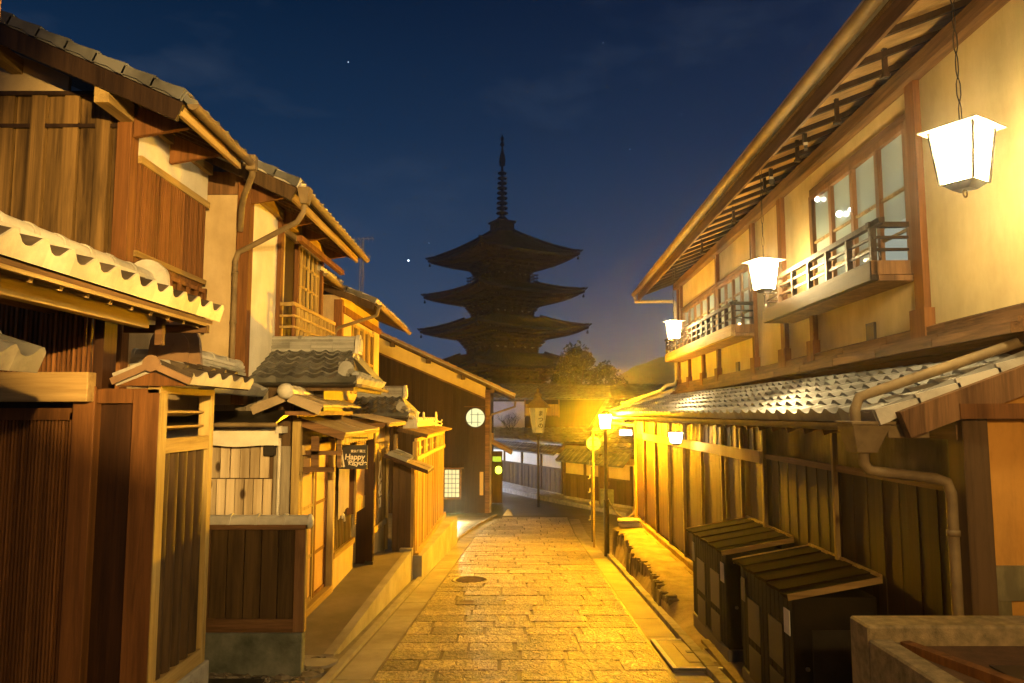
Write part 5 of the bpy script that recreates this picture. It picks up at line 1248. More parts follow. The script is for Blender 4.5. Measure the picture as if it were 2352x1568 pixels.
m = MB(); m.tube([(p0.x+.04, yS+.015, p1.z), (p0.x+.04, yS+.015, p1.z+.1)], .005, 5); m.tube([(p1.x-.04, yS+.015, p1.z), (p1.x-.04, yS+.015, p1.z+.1)], .005, 5); m.tube([(-2.68, yS+.015, p1.z+.1), (p1.x, yS+.015, p1.z+.1)], .012, 6); m.build('bracket', METAL_D, sg)

# ------------------------------------------------------------------ pale plank shed wall with rolled awning
sh = thing('plank_shed', 'small shed front of pale knotty planks under a rolled white awning', 'shed', (-3.5, 9.5, -.4))
F6 = FC(9.46)
m = MB(); m.wbox(-4.6, -2.82, 9.46, 9.6, -.5, 2.5); m.build('shed_wall', W_DARK, sh)
m = board_wall(F6, -4.3, -3.02, -.4, 1.37, 0, .115, .015, .010, gap=.014); m.build('lower_planks', W_PALE, sh)
m = board_wall(F6, -4.3, -3.06, 1.385, 1.95, 0, .13, .014, .010, gap=.014); m.build('upper_planks', W_PALE, sh)
m = board_wall(F6, -3.01, -2.80, -.4, 1.78, .0, .11, .02, .004); m.build('end_plank', W_GREY, sh)
m = board_wall(F6, -4.5, -3.10, 2.22, 2.52, .02, .14, .015, .004); m.build('grey_planks', W_GREY, sh)
m = MB(); m.hexa([(-4.5, 9.0, 2.06), (-2.86, 9.0, 2.06), (-2.82, 9.46, 2.18), (-4.5, 9.46, 2.18)], [(-4.5, 9.0, 2.085), (-2.86, 9.0, 2.085), (-2.82, 9.46, 2.24), (-4.5, 9.46, 2.24)]); m.build('lean_to_roof', METAL_D, sh)
m = MB(); m.tube([(-4.5, 8.99, 2.06), (-2.84, 8.99, 2.055)], .03, 8); m.build('gutter', METAL_B, sh)
m = MB(); vs = []; fs = []; nx = 24
for i in range(nx+1):
    x_ = -4.4+(1.50)*i/nx
    for j, (dy, z_) in enumerate(((-.02, 2.0), (-.045, 1.94), (-.04+.006*math.sin(i*.9), 1.86), (-.03+.01*math.sin(i*.7+1), 1.79-.010*math.sin(i*.5)))): vs.append((x_, 9.30+dy, z_))
for i in range(nx):
    for j in range(3): fs.append((i*4+j, i*4+j+1, i*4+j+5, i*4+j+4))
m.add(vs, fs, True); aw = m.build('awning_cloth', CLOTH, sh)
m = MB(); m.tube([(-4.4, 9.33, 2.0), (-2.88, 9.33, 2.0)], .04, 10); m.wbox(-2.93, -2.85, 9.22, 9.46, 1.95, 2.03); m.build('awning_roll', TILE_L, aw)
pipe([(-2.93, 9.40, 1.88), (-2.93, 9.40, .75)], .022, METAL_G, 'pvc_pipe', parent=sh)
m = MB(); m.wbox(-3.12, -2.98, 9.36, 9.44, 1.66, 1.84); m.build('meter_box', METAL_D, sh, bevel=.01)
m = MB(); m.tube([(-2.97, 9.40, .78), (-2.93, 9.36, .74), (-2.90, 9.38, .80)], .02, 6); m.build('tap', METAL_G, sh)

# ------------------------------------------------------------------ board fence with openwork and its little roofs
bf = thing('board_fence', 'tall golden board fence with square openwork windows and a small board roof', 'fence', (-1.85, 17, -.45))
FF = Frame((-1.83, 14.0), (.0, 1), (1, 0))
m = board_wall(FF, 0, 5.75, -.44, 1.30, 0, .22, .022, .01); m.build('fence_boards', W_OPEN, bf)
m = MB(); m.wbox(-2.0, -1.83, 14.0, 19.75, -.44, 1.75); m.build('fence_core', W_DARK, bf) if False else None
m = MB(); m.wbox(-1.87, -1.83, 14.0, 19.75, -.44, 1.32); m.build('fence_backing', W_MID, bf)
m = MB(); m.box(FF, 0, 5.75, 0, .06, 1.30, 1.38); m.box(FF, 0, 5.75, 0, .05, 1.66, 1.72); m.box(FF, 0, 5.75, 0, .10, -.47, -.38); m.build('fence_rail', W_GOLD_Y, bf)
for i in range(6):
    s = .03+i*1.135; m = MB(); m.box(FF, s-.05, s+.05, -.03, .05, 1.38, 1.66); 
    m.build('fence_post', W_GOLD, bf)
    if i < 5:
        m = MB(); m.box(FF, s+.40, s+.75, .0, .03, 1.385, 1.655); m.box(FF, s+.1, s+.40, .0, .02, 1.49, 1.53); m.box(FF, s+.75, s+1.04, .0, .02, 1.49, 1.53); m.build('openwork', W_GOLD, bf)
gcap(-2.2, 1.90, -1.60, 1.76, 14.2, 19.85, .02, W_GOLD_X, 'fence_roof', bf, 22)
m = MB(); m.beam((-2.2, 14.19, 1.93), (-1.6, 14.19, 1.79), .02, .07); m.build('fence_roof_rake', W_DARK, bf)
dr = MB(); dr.wbox(-2.22, -1.84, 14.0, 14.05, -.42, 1.28); dr.build('side_boards', W_DARK, bf)
m = board_wall(FC(14.0), -2.22, -1.86, -.42, 1.22, 0, .12, .015, .005); m.build('side_door', W_DARK, bf)
m = MB(); m.wbox(-1.88, -1.82, 13.95, 14.06, -.42, 1.3); m.build('corner_post', W_GOLD, bf)
# small porch hood over the side door
hd = thing('door_hood', 'little board hood sloping down over the dark side door of the fence', 'canopy', (-1.85, 13.6, 1.1))
gcap(-2.25, 1.46, -1.48, 1.17, 13.2, 14.15, .02, BOARDROOF, 'hood_boards', hd, 2)
m = MB(); m.beam((-2.25, 13.19, 1.48), (-1.48, 13.19, 1.19), .02, .06); m.wbox(-1.5, -1.48, 13.2, 14.15, 1.13, 1.17); m.build('hood_edge', W_GATE_D, hd)
m = MB(); tiles(m, (-1.86, 13.22, 1.345), (-1.86, 14.1, 1.345), (-2.2, 14.1, 1.49), (-2.2, 13.22, 1.49), 5, 2, amp=.03, drop=.03); m.build('hood_tiles', TILE, hd)
# ornamental ridge tiles over the fence gate, with curled ends
orn = thing('ornamental_ridge', 'gold-lit ornamental ridge tiles with curled ends above the board fence', 'roof ridge', (-1.9, 15.5, 1.85))
ridge(orn, (-1.95, 14.35, 1.93), (-1.86, 18.0, 1.90), w=.18, layers=3, r=.055, mat=TILE_L, es=.8)
for i, (yy, sc_) in enumerate(((14.5, 1.0), (15.6, .8), (18.15, .9))):
    m = MB(); pts = []
    for k in range(15):
        a = -1.2+k*.42; r_ = .15*sc_*(1-k/22); pts.append((-1.86, yy+r_*math.cos(a), 2.14+r_*math.sin(a)*.8))
    m.tube(pts, [.03*sc_*(1-k/26) for k in range(15)], 8); m.build('curled_tile', TILE_L, orn)
m = MB()
for dz in (0, .09): m.tube([(-1.80, 17.2, 2.0-dz), (-1.79, 18.2, 1.99-dz), (-1.78, 18.6, 1.97-dz), (-1.78, 18.9, 2.02-dz)], .022, 8)
m.build('finial_bar', TILE_L, orn)

# ------------------------------------------------------------------ third pair of upper houses
h3 = thing('recessed_house', 'set-back upper storey with pale wall and short tiled eave, behind the balcony house', 'house', (-5, 13.5, -.4))
m = MB(); m.wbox(-7.5, -3.92, 12.87, 14.3, 1.8, 4.75); m.build('wall', PL_TAN, h3)
m = MB(); tiles(m, (-3.3, 12.6, 4.70), (-3.3, 14.25, 4.70), (-7, 14.25, 6.2), (-7, 12.9, 6.2), 9, 12, amp=.04, drop=.05); r3 = m.build('roof', TILE_L, h3)
m = MB(); m.add([(-3.34, 12.9, 4.62), (-3.34, 14.25, 4.62), (-7, 14.25, 6.12), (-7, 12.9, 6.12)], [(0, 1, 2, 3)]); m.build('soffit', W_DARK, r3)
gutter((-3.25, 12.7, 4.62), (-3.25, 14.3, 4.60), .05, r3, METAL_B, 4)
h4 = thing('far_upper_house', 'smaller upper storey with wooden window and tiled eave, last before the gabled barn', 'house', (-5, 16.3, -.4))
m = MB(); m.wbox(-7.5, -3.34, 14.3, 18.4, 1.8, 4.5); m.build('wall', PL_TAN, h4)
m = MB(); m.wbox(-3.46, -3.30, 14.24, 14.40, 1.8, 4.4); m.build('corner_post', W_LAT, h4)
F7 = FL(-3.34)
m = MB(); m.box(F7, 14.42, 15.2, 0, .02, 1.9, 4.25); m.box(F7, 17.6, 18.4, 0, .02, 1.9, 4.25); m.build('white_plaster_panel', PL_CREAM, h4)
m = MB(); m.box(F7, 15.2, 17.6, 0, .015, 2.7, 4.0); w = m.build('window', W_DARK, h4)
m = MB()
for s in (15.25, 15.7, 15.85, 16.3, 16.45, 16.9, 17.05, 17.55): m.box(F7, s-.045, s+.045, .016, .05, 2.6, 4.05)
for z in (2.65, 3.3, 4.02): m.box(F7, 15.2, 17.6, .016, .045, z-.03, z+.03)
m.build('glazing_bar', W_GOLD, w)
m = MB(); m.box(F7, 14.3, 18.4, 0, .07, 4.15, 4.28); m.build('wall_beam', W_LAT, h4)
m = MB(); tiles(m, (-2.62, 14.15, 4.36), (-2.62, 18.4, 4.28), (-7, 18.4, 6.05), (-7, 14.15, 6.1), 17, 15, amp=.04, drop=.05); r4 = m.build('roof', TILE_L, h4)
m = MB(); m.add([(-2.66, 14.2, 4.28), (-2.66, 18.4, 4.20), (-7, 18.4, 5.97), (-7, 14.2, 6.02)], [(0, 1, 2, 3)]); m.build('soffit', W_DARK, r4)
m = MB(); verge_tiles(m, (-2.62, 14.14, 4.38), (-6.8, 14.14, 6.05), 15, (0, -1, 0), w=.2, drop=.12); m.build('verge_tiles', TILE_D, r4)
m = MB(); m.beam((-2.64, 14.2, 4.31), (-6.8, 14.2, 5.98), .05, .14); m.build('barge_board', W_DARK, r4)
gutter((-2.57, 14.2, 4.28), (-2.57, 18.45, 4.20), .055, r4, METAL_B, 8)
pipe([(-2.58, 14.22, 4.24), (-2.62, 14.22, 4.08), (-3.36, 14.22, 3.84), (-3.42, 14.22, 3.76), (-3.42, 14.22, 2.4)], .036, METAL_B, 'downpipe', parent=h4)

# ------------------------------------------------------------------ gabled barn at the bend
bn = thing('gabled_barn', 'tall dark board-clad building with a round lit window, at the bend of the lane', 'house', (-3.5, 30, -1.3))
Yb = 26.7
vz = lambda x: 2.86+.462*(0-x)
m = MB(); pts = [(-7.2, Yb, -1.4), (-.80, Yb, -1.4), (-.80, Yb, vz(-.80)-.16), (-7.2, Yb, vz(-7.2)-.16)]; m.prism(pts, (0, 5.5, 0)); m.build('wall', W_BARN, bn)
m = board_wall(FC(Yb), -7.2, -.80, -1.34, 5, 0, .15, .02, .008, ztop=lambda s: vz(s)-.16-(.40+.035*(-s))); m.build('gable_boards', W_BARN, bn)
m = MB(); m.prism([(-7.2, Yb-.02, vz(-7.2)-.80), (-.95, Yb-.02, vz(-.95)-.58), (-.95, Yb-.02, vz(-.95)-.16), (-7.2, Yb-.02, vz(-7.2)-.16)], (0, .015, 0)); m.build('gable_plaster', PL_YEL, bn)
m = MB(); m.beam((-7.2, Yb-.045, vz(-7.2)-.78), (-.9, Yb-.045, vz(-.9)-.56), .05, .06); m.wbox(-.96, -.78, Yb-.08, Yb, -1.34, vz(-.8)-.2); m.build('gable_trim', W_MID_X, bn)
m = MB(); q = [(-7.4, Yb-.45, vz(-7.4)-.13), (.10, Yb-.45, vz(.10)-.13), (.10, Yb+6, vz(.10)-.13), (-7.4, Yb+6, vz(-7.4)-.13)]; m.hexa(q, [(p[0], p[1], p[2]+.10) for p in q]); rf = m.build('roof', W_DARK, bn)
m = MB(); tiles(m, (.12, Yb+6, vz(.12)+.02), (.12, Yb-.48, vz(.12)+.02), (-7.4, Yb-.48, vz(-7.4)+.02), (-7.4, Yb+6, vz(-7.4)+.02), 24, 26); m.build('roof_tiles', TILE, rf)
m = MB(); verge_tiles(m, (.12, Yb-.49, vz(.12)+.05), (-7.3, Yb-.49, vz(-7.3)+.05), 28, (0, -1, 0), w=.2, drop=.08); m.build('verge_tiles', TILE_B, rf)
for x_ in (-5.6, -4.3, -3.0, -1.75, -.70): m = MB(); m.wbox(x_-.07, x_+.07, Yb-.42, Yb, vz(x_)-.28, vz(x_)-.14); m.build('purlin_end', W_DARK, rf)
pipe([(.12, Yb-.35, 2.62), (.10, Yb-.33, 2.42), (-.70, Yb-.15, 2.15), (-.76, Yb-.12, 2.05), (-.76, Yb-.12, -1.3)], .04, METAL_B, 'downpipe', parent=bn)
c = atY(1092, 959, Yb); rr = .335
m = MB(); seg = 32; m.prism([(c.x+rr*math.cos(2*math.pi*k/seg), Yb-.055, c.z+rr*math.sin(2*math.pi*k/seg)) for k in range(seg)], (0, .02, 0)); rw = m.build('round_window', EM_ROUND, bn)
m = MB(); m.tube([(c.x+(rr+.015)*math.cos(2*math.pi*k/seg), Yb-.065, c.z+(rr+.015)*math.sin(2*math.pi*k/seg)) for k in range(seg+1)], .02, 6); m.build('round_frame', W_DARK2, rw)
m = MB(); m.wbox(c.x-.14, c.x-.12, Yb-.07, Yb-.06, c.z-.24, c.z+.31); m.wbox(c.x+.08, c.x+.10, Yb-.07, Yb-.06, c.z-.31, c.z+.18); m.wbox(c.x-.18, c.x+.30, Yb-.075, Yb-.07, c.z+.10, c.z+.115); m.wbox(c.x-.32, c.x+.2, Yb-.075, Yb-.07, c.z-.17, c.z-.155); m.build('window_bar', W_DARK2, rw)
m = MB(); m.wbox(c.x-.4, c.x+.42, Yb-.1, Yb-.04, c.z+.38, c.z+.41); m.build('window_hood', W_MID_X, bn)
m = MB(); m.wbox(-2.40, -1.87, Yb-.05, Yb-.04, -.78, .19); lw = m.build('lit_window', EM_PANE, bn)
m = MB()
for i in range(5): x_ = -2.40+.1325*i; m.wbox(x_-.008, x_+.008, Yb-.062, Yb-.052, -.78, .19)
for i in range(7): z_ = -.78+.1617*i; m.wbox(-2.40, -1.87, Yb-.070, Yb-.063, z_-.008, z_+.008)
m.build('window_bar', W_DARK2, lw)
m = MB(); m.wbox(-2.52, -1.72, Yb-.30, Yb-.02, .23, .27); m.wbox(-2.46, -1.80, Yb-.12, Yb-.02, -.86, -.80); m.wbox(-1.86, -1.80, Yb-.09, Yb-.03, -.80, .23); m.build('window_surround', W_MID_X, bn)
m = MB(); m.wbox(-1.15, -1.02, Yb-.05, Yb-.04, -.71, .11); m.build('lit_slit_window', EM_SLIT, bn)
# side lean-to past the corner with the green lantern
lt = thing('side_lean_to', 'low tiled lean-to with a green glow just past the corner of the gabled barn', 'porch', (-.2, 29.5, -1.3))
m = MB(); m.beam((-.85, 28.9, 1.15), (.0, 28.9, .70), .16, .10); m.half_round((-.85, 28.9, 1.17), (.0, 28.9, .72), .07); m.wbox(-.86, -.70, 28.8, 29.0, 1.15, 1.42); m.build('roof_ridge', TILE_B, lt)
m = MB(); tiles(m, (.0, 31.5, .64), (.0, 28.95, .64), (-.8, 28.95, 1.05), (-.8, 31.5, 1.05), 9, 3); m.build('roof', TILE, lt)
m = MB(); m.wbox(-.8, -.38, 29.3, 29.36, -1.3, .7); m.build('wall', W_DARK, lt)
m = MB(); m.wbox(-.76, -.42, 29.26, 29.29, .30, .50); m.build('lit_green_pane', EM_GREEN2, lt)
c = atY(1145, 1079, 29.0)
gl_ = thing('green_lantern', 'small round yellow-green lantern glowing beside the barn corner', 'lantern', (c.x, c.y, c.z-.2))
m = MB(); m.lathe((c.x, c.y, c.z-.15), [(.04, 0), (.09, .03), (.125, .09), (.13, .15), (.12, .21), (.08, .27), (.04, .29)], 16); m.build('globe', EM_GREEN, gl_)
m = MB(); m.tube([(c.x, c.y, c.z+.14), (c.x, c.y, c.z+.28), (c.x-.35, c.y+.1, c.z+.34), (c.x-.5, c.y+.25, c.z+.34)], .014, 6); m.tube([(c.x-.13, c.y, c.z), (c.x-.2, c.y, c.z+.2)], .01, 5); m.build('hanger', METAL_D, gl_)
m = MB(); m.hexa([(-.33, 26.0, -1.34), (.02, 26.0, -1.34), (.05, 26.3, -1.34), (-.28, 26.35, -1.34)], [(-.20, 26.08, -1.16), (-.14, 26.08, -1.12), (-.08, 26.22, -1.14), (-.2, 26.25, -1.17)])
tag(m.build('wedge_stone', STONE), 'wedge-shaped grey stone on the lane at the foot of the barn corner', 'stone')

# ================================================================== BEYOND THE BEND
def line_wall(name, label, P, Q, zt_board, zt_pl, n_panel, zb=-1.34, plaster=None, roofh=.30):
    P = Vector(P); Q = Vector(Q); d = (Q-P); L = d.length; d.normalize(); nrm = Vector((-d.y, d.x)) 
    if nrm.y > 0: nrm = -nrm
    F = Frame(P, d, nrm); t = thing(name, label, 'wall', (P.x, P.y, zb))
    m = MB(); m.box(F, 0, L, -.2, .0, zb-.3, zt_pl); m.build('wall_core', plaster or PL_WHITE, t)
    m = board_wall(F, 0, L, zb+.3, zt_board, 0, .2, .025, .01); m.build('lower_boards', W_DARK, t)
    m = MB(); m.box(F, 0, L, 0, .08, zb-.1, zb+.3); m.build('stone_footing', STONE, t)
    m = MB(); m.box(F, 0, L, 0, .05, zt_board, zt_board+.06)
    for i in range(n_panel+1): s = L*i/n_panel; m.box(F, s-.05, s+.05, .0, .06, zb+.3, zt_pl)
    m.build('wall_timber', W_DARK, t)
    A = F.p(0, .45, zt_pl); B = F.p(L, .45, zt_pl); C = F.p(L, -.1, zt_pl+roofh); D = F.p(0, -.1, zt_pl+roofh)
    m = MB(); tiles(m, A, B, C, D, int(L/.27), 3); r = m.build('tile_cap', TILE_D, t)
    m = MB(); m.beam(D, C, .2, .12); m.half_round(D, C, .09); m.build('cap_ridge', TILE_D, r)
    return t
line_wall('compound_wall', 'white-panelled wall with dark boards and a tile cap, curving away beyond the bend', (-3.5, 42.0), (2.05, 30.2), -.10, .54, 7, roofh=.38)
line_wall('compound_wall', 'amber-lit stretch of panelled wall with dark lower boards, behind the round sign', (2.10, 29.6), (4.2, 26.2), -.22, .34, 3, plaster=PL_TAN, roofh=.5)
m = MB(); m.hexa([(-4.2, 41.2, -1.34), (1.9, 29.2, -1.34), (2.2, 30.0, -1.34), (-3.6, 42, -1.34)], [(-4.2, 41.2, -1.10), (1.9, 29.2, -1.16), (2.2, 30.0, -1.05), (-3.6, 42, -.95)])
m.hexa([(1.9, 29.2, -1.34), (3.9, 25.7, -1.34), (4.2, 26.2, -1.34), (2.2, 30.0, -1.34)], [(1.9, 29.2, -1.16), (3.9, 25.7, -1.2), (4.2, 26.2, -1.1), (2.2, 30.0, -1.05)])
struct(m.build('stone_kerb_bank', STONE))
# house with a lit board window at the right, behind the lamp
bh = thing('bay_house', 'dark house with a strip of amber-lit boards, half hidden behind the street lamp', 'house', (6, 28, -1.3))
m = MB(); m.wbox(3.2, 9.5, 27.4, 33, -1.4, 1.0); m.build('wall', W_DARK, bh)
m = MB(); m.wbox(3.2, 9.5, 27.0, 27.4, -1.4, -.55); m.build('stone_base', STONE_M, bh)
p0 = atY(1393, 1054, 27.3); p1 = atY(1447, 1106, 27.3)
m = board_wall(FC(27.38), p0.x, p1.x+.5, p1.z, p0.z, 0, .16, .02, .01); m.build('bay_boards', W_GOLD, bh)
m = MB(); m.wbox(p0.x-.1, p1.x+.6, 27.2, 27.4, p1.z-.12, p1.z-.02); m.wbox(p0.x-.1, p1.x+.6, 27.2, 27.4, p0.z, p0.z+.08); m.build('bay_rail', W_MID_X, bh)
m = MB(); tiles(m, (2.9, 26.9, .78), (9.8, 26.9, .78), (9.8, 29.5, 2.0), (4.3, 29.5, 2.0), 24, 8); r_ = m.build('roof', TILE_D, bh)
m = MB(); m.beam((2.9, 26.9, .82), (4.3, 29.5, 2.05), .18, .1); m.beam((4.3, 29.5, 2.1), (9.8, 29.5, 2.1), .25, .2); m.build('hip_ridge', TILE_D, r_)
# big dark house behind the compound wall
kh = thing('large_dark_house', 'large dark house with a pale end wall and amber-lit slats, below the pagoda', 'house', (3, 44, -1.3))
m = MB(); m.wbox(-2.5, 12, 43, 52, -1.4, 3.1); m.build('wall', W_DARK2, kh)
p0 = atY(1128, 983, 42.9); p1 = atY(1205, 922, 42.9)
m = MB(); m.wbox(p0.x-.6, p1.x, 42.9, 43.0, p0.z, p1.z); m.build('pale_end_wall', PINK_SCREEN, kh)
m = MB(); m.wbox(p0.x-.6, p1.x+.1, 42.8, 42.95, p0.z-.2, p0.z-.05); m.build('wall_ledge', PL_TAN, kh)
q0 = atY(1206, 954, 42.9); q1 = atY(1284, 928, 42.9)
m = MB(); m.wbox(q0.x, q1.x, 42.95, 42.99, q0.z, q1.z); m.build('lit_opening', EM_AMBER, kh)
m = MB(); k = 22
for i in range(k+1):
    x_ = q0.x+(q1.x-q0.x)*i/k; m.wbox(x_-.016, x_+.016, 42.9, 42.94, q0.z-.05, q1.z)
for x_ in (q0.x, q0.x+.42, q1.x): m.wbox(x_-.04, x_+.04, 42.86, 42.94, q0.z-.1, q1.z+.3)
m.build('slats', W_LAT, kh)
m = MB(); tiles(m, (-3, 41.8, 3.0), (13, 41.8, 3.0), (12, 46, 3.9), (-1.0, 46, 3.9), 46, 10); r_ = m.build('roof', TILE_D, kh)
m = MB(); m.beam((-1.0, 46, 4.0), (12, 46, 4.0), .3, .2); m.build('ridge', TILE_D, r_)
m = MB(); tiles(m, (-2.6, 40.0, .62), (12, 40.0, .62), (12, 42.9, 1.35), (-2.6, 42.9, 1.35), 44, 6); m.build('lower_roof', TILE_D, kh)
m = MB(); m.wbox(-2.6, 12, 40.6, 42.9, -1.4, .6); m.build('lower_wall', W_DARK, kh)
m = MB(); tiles(m, (3.6, 36, 1.3), (12, 36, 1.3), (12, 39.5, 2.9), (5.0, 39.5, 2.9), 26, 8); m.build('side_roof', TILE_D, kh)
m = MB(); m.wbox(4.2, 12, 36.6, 40, -1.4, 1.3); m.build('side_wall', W_DARK, kh)
# bare shrub before the pale wall
bs = thing('bare_shrub', 'leafless shrub with fine twigs silhouetted against the pale wall', 'shrub', (-.3, 41.6, -.4))
m = MB(); rg = random.Random(11)
def twig(p, d, L, r, dep):
    q = p+d*L; m.tube([p, q], [r, r*.7], 4, caps=False)
    if dep:
        for _ in range(3):
            nd = (d+Vector((rg.uniform(-.9, .9), rg.uniform(-.3, .3), rg.uniform(-.25, .5)))).normalized(); twig(q if _ else p.lerp(q, .6), nd, L*rg.uniform(.6, .85), r*.62, dep-1)
for a in (-.5, -.1, .4): twig(Vector((.0, 42.2, 1.0)), Vector((a-.2, 0, 1)).normalized(), .42, .022, 4)
m.build('twigs', BARK, bs)
# tall post lantern with brushed writing
Yp = 28.4; c = atY(1236, 962, Yp)
pl_ = thing('post_lantern', 'tall white six-sided post lantern with brushed characters and a pagoda-shaped hood, unlit', 'lantern', (c.x, Yp, -1.34))
m = MB(); m.tube([(c.x, Yp, -1.34), (c.x, Yp, c.z-.55)], .045, 8); m.build('post', METAL_D, pl_)
hx = lambda prof, rot=math.pi/6: MB().lathe((c.x, Yp, c.z), prof, 6, rot, smooth=False)
hx([(.20, -.52), (.24, -.40), (.31, .34), (.34, .42)], math.pi/6-.35).build('body', LAMP_PAPER, pl_)
hx([(.50, .42), (.46, .47), (.33, .62), (.17, .76), (.13, .88), (.16, .93), (.08, 1.02), (.05, 1.08), (.08, 1.10), (.02, 1.18)], math.pi/6-.35).build('hood', METAL_B, pl_)
hx([(.08, -.68), (.12, -.60), (.22, -.53)], math.pi/6-.35).build('base', METAL_D, pl_)
m = MB()
for k in range(6):
    a = math.pi/6-.35+k*math.pi/3
    m.beam((c.x+.205*math.cos(a), Yp+.205*math.sin(a), c.z-.52), (c.x+.345*math.cos(a), Yp+.345*math.sin(a), c.z+.42), .02, .02, up=(1, 0, 0), drop=-.01)
m.build('frame', METAL_G, pl_)
for i, ch_ in enumerate('まつの'): text_obj(ch_, .21, INK, pl_, Matrix.Translation((c.x+.085, Yp-.295+.010*i, c.z+.20-.23*i)) @ Matrix.Rotation(-.19 if False else .17, 4, 'Z') @ Matrix.Rotation(math.pi/2+.06, 4, 'X'), 'brush_character', .006, .004)

# ------------------------------------------------------------------ pagoda
PX, PY = -1.25, 92.0
PG = thing('pagoda', 'tall dark five-tier wooden pagoda with a ringed spire against the night sky', 'pagoda', (PX, PY, -4))
phi = R(-13.9)
# local axes: u towards the near corner direction etc; side s of the square k
ang = [phi-math.pi/2+k*math.pi/2 for k in range(4)]       # directions of the four corners
def PP(k, s, r, z):
    """side k, s in 0..1 from corner k to corner k+1, r = corner radius"""
    a = Vector((math.cos(ang[k]), math.sin(ang[k]))); b = Vector((math.cos(ang[(k+1) % 4]), math.sin(ang[(k+1) % 4])))
    p = (a*(1-s)+b*s)*r
    return Vector((PX+p.x, PY+p.y, z))
def pyz(v): return CAM_H+ray(1150, v).z/ray(1150, v).y*PY
SC = PY/F_PX
tiers = [  # eave tip v, corner radius px, body radius px, v of roof top (at neck), radius at neck px, body top v, body bottom v
    (588, 180, 65, 533, 26, 622, 668),
    (673, 190, 74, 655, 78, 708, 740),
    (754, 198, 84, 732, 90, 790, 825),
    (838, 206, 94, 815, 100, 874, 905),
    (918, 214, 112, 885, 116, 955, 1010)]
for ti, (ve, rc, rbod, vt, rn, vb0, vb1) in enumerate(tiers):
    ze = pyz(ve); zt_ = pyz(vt); rc *= SC; rbod *= SC*.98; rn *= SC; zb0 = pyz(vb0)+.2; zb1 = pyz(vb1)-1
    NS, NT = 16, 8
    lift = .5
    def surf(k, s, t, dz=0):
        c = abs(2*s-1); r = rn+(rc-rn)*t; z = zt_+(ze-lift-zt_)*(1-(1-t)**1.22)+lift*(c**2.6)*(t**2)
        return PP(k, s, r*(1+.02*(c**4)*t), z+dz)
    m = MB()
    for k in range(4):
        vs = [surf(k, i/NS, j/NT) for j in range(NT+1) for i in range(NS+1)]; n = NS+1
        m.add(vs, [(j*n+i, j*n+i+1, (j+1)*n+i+1, (j+1)*n+i) for j in range(NT) for i in range(NS)], True)
    for k in range(4):
        lo = [surf(k, i/NS, 1, -.30) for i in range(NS+1)]; hi = [surf(k, i/NS, 1, 0) for i in range(NS+1)]; n = NS+1
        m.add(hi+lo, [(i, i+1, n+i+1, n+i) for i in range(NS)])
    rf = m.build('roof', PAG_T, PG)
    m = MB()     # tile rolls running down each slope
    for k in range(4):
        for q in range(1, 30):
            s = q/30
            pts = [surf(k, s, t/5, .05) for t in range(6)]
            m.tube(pts, .07, 4, caps=False)
    m.build('tile_rolls', PAG_T, rf)
    for k in range(4):
        m = MB(); pts = [surf(k, 0, t/8, .18) for t in range(8)]; m.tube(pts, [.22]*7+[.20], 6); pts = [surf(k, 0, .78+.22*t/3, .12+.10*t/3) for t in range(4)]; m.tube(pts, .16, 6); 
        e = surf(k, 0, 1, 0); m.tube([e+Vector((0, 0, .1)), e+(e-Vector((PX, PY, e.z))).normalized()*.35+Vector((0, 0, .28))], [.16, .08], 6)
        m.build('hip_ridge', PAG_T, rf)
        if ti < 4:
            e = surf(k, 0, .97, -.3); b_ = MB(); b_.lathe((e.x, e.y, e.z-.62), [(.14, 0), (.13, .2), (.08, .34), (.02, .38), (.02, .62)], 8); b_.build('wind_bell', PAG_T, rf)
    # underside: two stepped tiers of rafters and bracket rows
    m = MB(); re = rc*.985
    for k in range(4):
        for (ra, rb_, dza, dzb, cnt) in ((1.0, .74, -.32, -.10, 38), (.80, .50, -.62, -.35, 34)):
            for q in range(cnt):
                s = (q+.5)/cnt; c = abs(2*s-1)
                A = PP(k, s, re*ra, ze-lift+lift*(c**2.6)*(ra**2)+dza); B = PP(k, .5+(s-.5)*1.0, re*rb_, ze-lift+dzb+.35*lift*(c**2.6))
                m.beam(A, B, .14, .16)
    m.build('rafters', PAG_W, rf)
    m = MB()
    for k in range(4):
        vs = []
        for (ra, dz, cl) in ((1.0, -.28, 1), (.80, -.42, .55), (.5, -.55, .1)):
            for i in range(NS+1):
                c = abs(2*i/NS-1); vs.append(PP(k, i/NS, re*ra, ze-lift+lift*cl*(c**2.6)*(ra**2)+dz))
        n = NS+1; m.add(vs, [(j*n+i, (j+1)*n+i, (j+1)*n+i+1, j*n+i+1) for j in range(2) for i in range(NS)])
    m.build('soffit', PAG_W, rf)
    br = MB(); zt2 = ze-lift-.55
    for lev in range(4):
        rr_ = rbod*(1.0+.085*(4-lev)) ; za = zt2-.42*lev
        for k in range(4):
            a = PP(k, 0, rr_, za); b = PP(k, 1, rr_, za); br.beam(a, b, .2, .17)
            for q in range(7):
                p = PP(k, (q+.5)/7, rr_, za-.17); p2 = PP(k, (q+.5)/7, rbod*.97, za-.30); br.beam(p, p2, .22, .24)
                p3 = PP(k, (q+.5)/7+.03, rr_, za-.30); p4 = PP(k, (q+.5)/7-.03, rr_, za-.30); br.beam(p3, p4, .2, .14)
    br.build('brackets', PAG_W, PG)
    m = MB()
    bt = [PP(k, 0, rbod, zb1) for k in range(4)]; tp = [PP(k, 0, rbod, zt2+.1) for k in range(4)]; m.hexa(bt, tp); bd = m.build('body', PAG_W, PG)
    m = MB()
    for k in range(4):
        for q in range(4):
            p = PP(k, q/3 if q < 3 else 1, rbod+.05, zb1); m.beam(p, p+Vector((0, 0, zt2-zb1)), .26, .26, up=(1, 0, 0), drop=-.13)
    m.build('columns', PAG_W, bd)
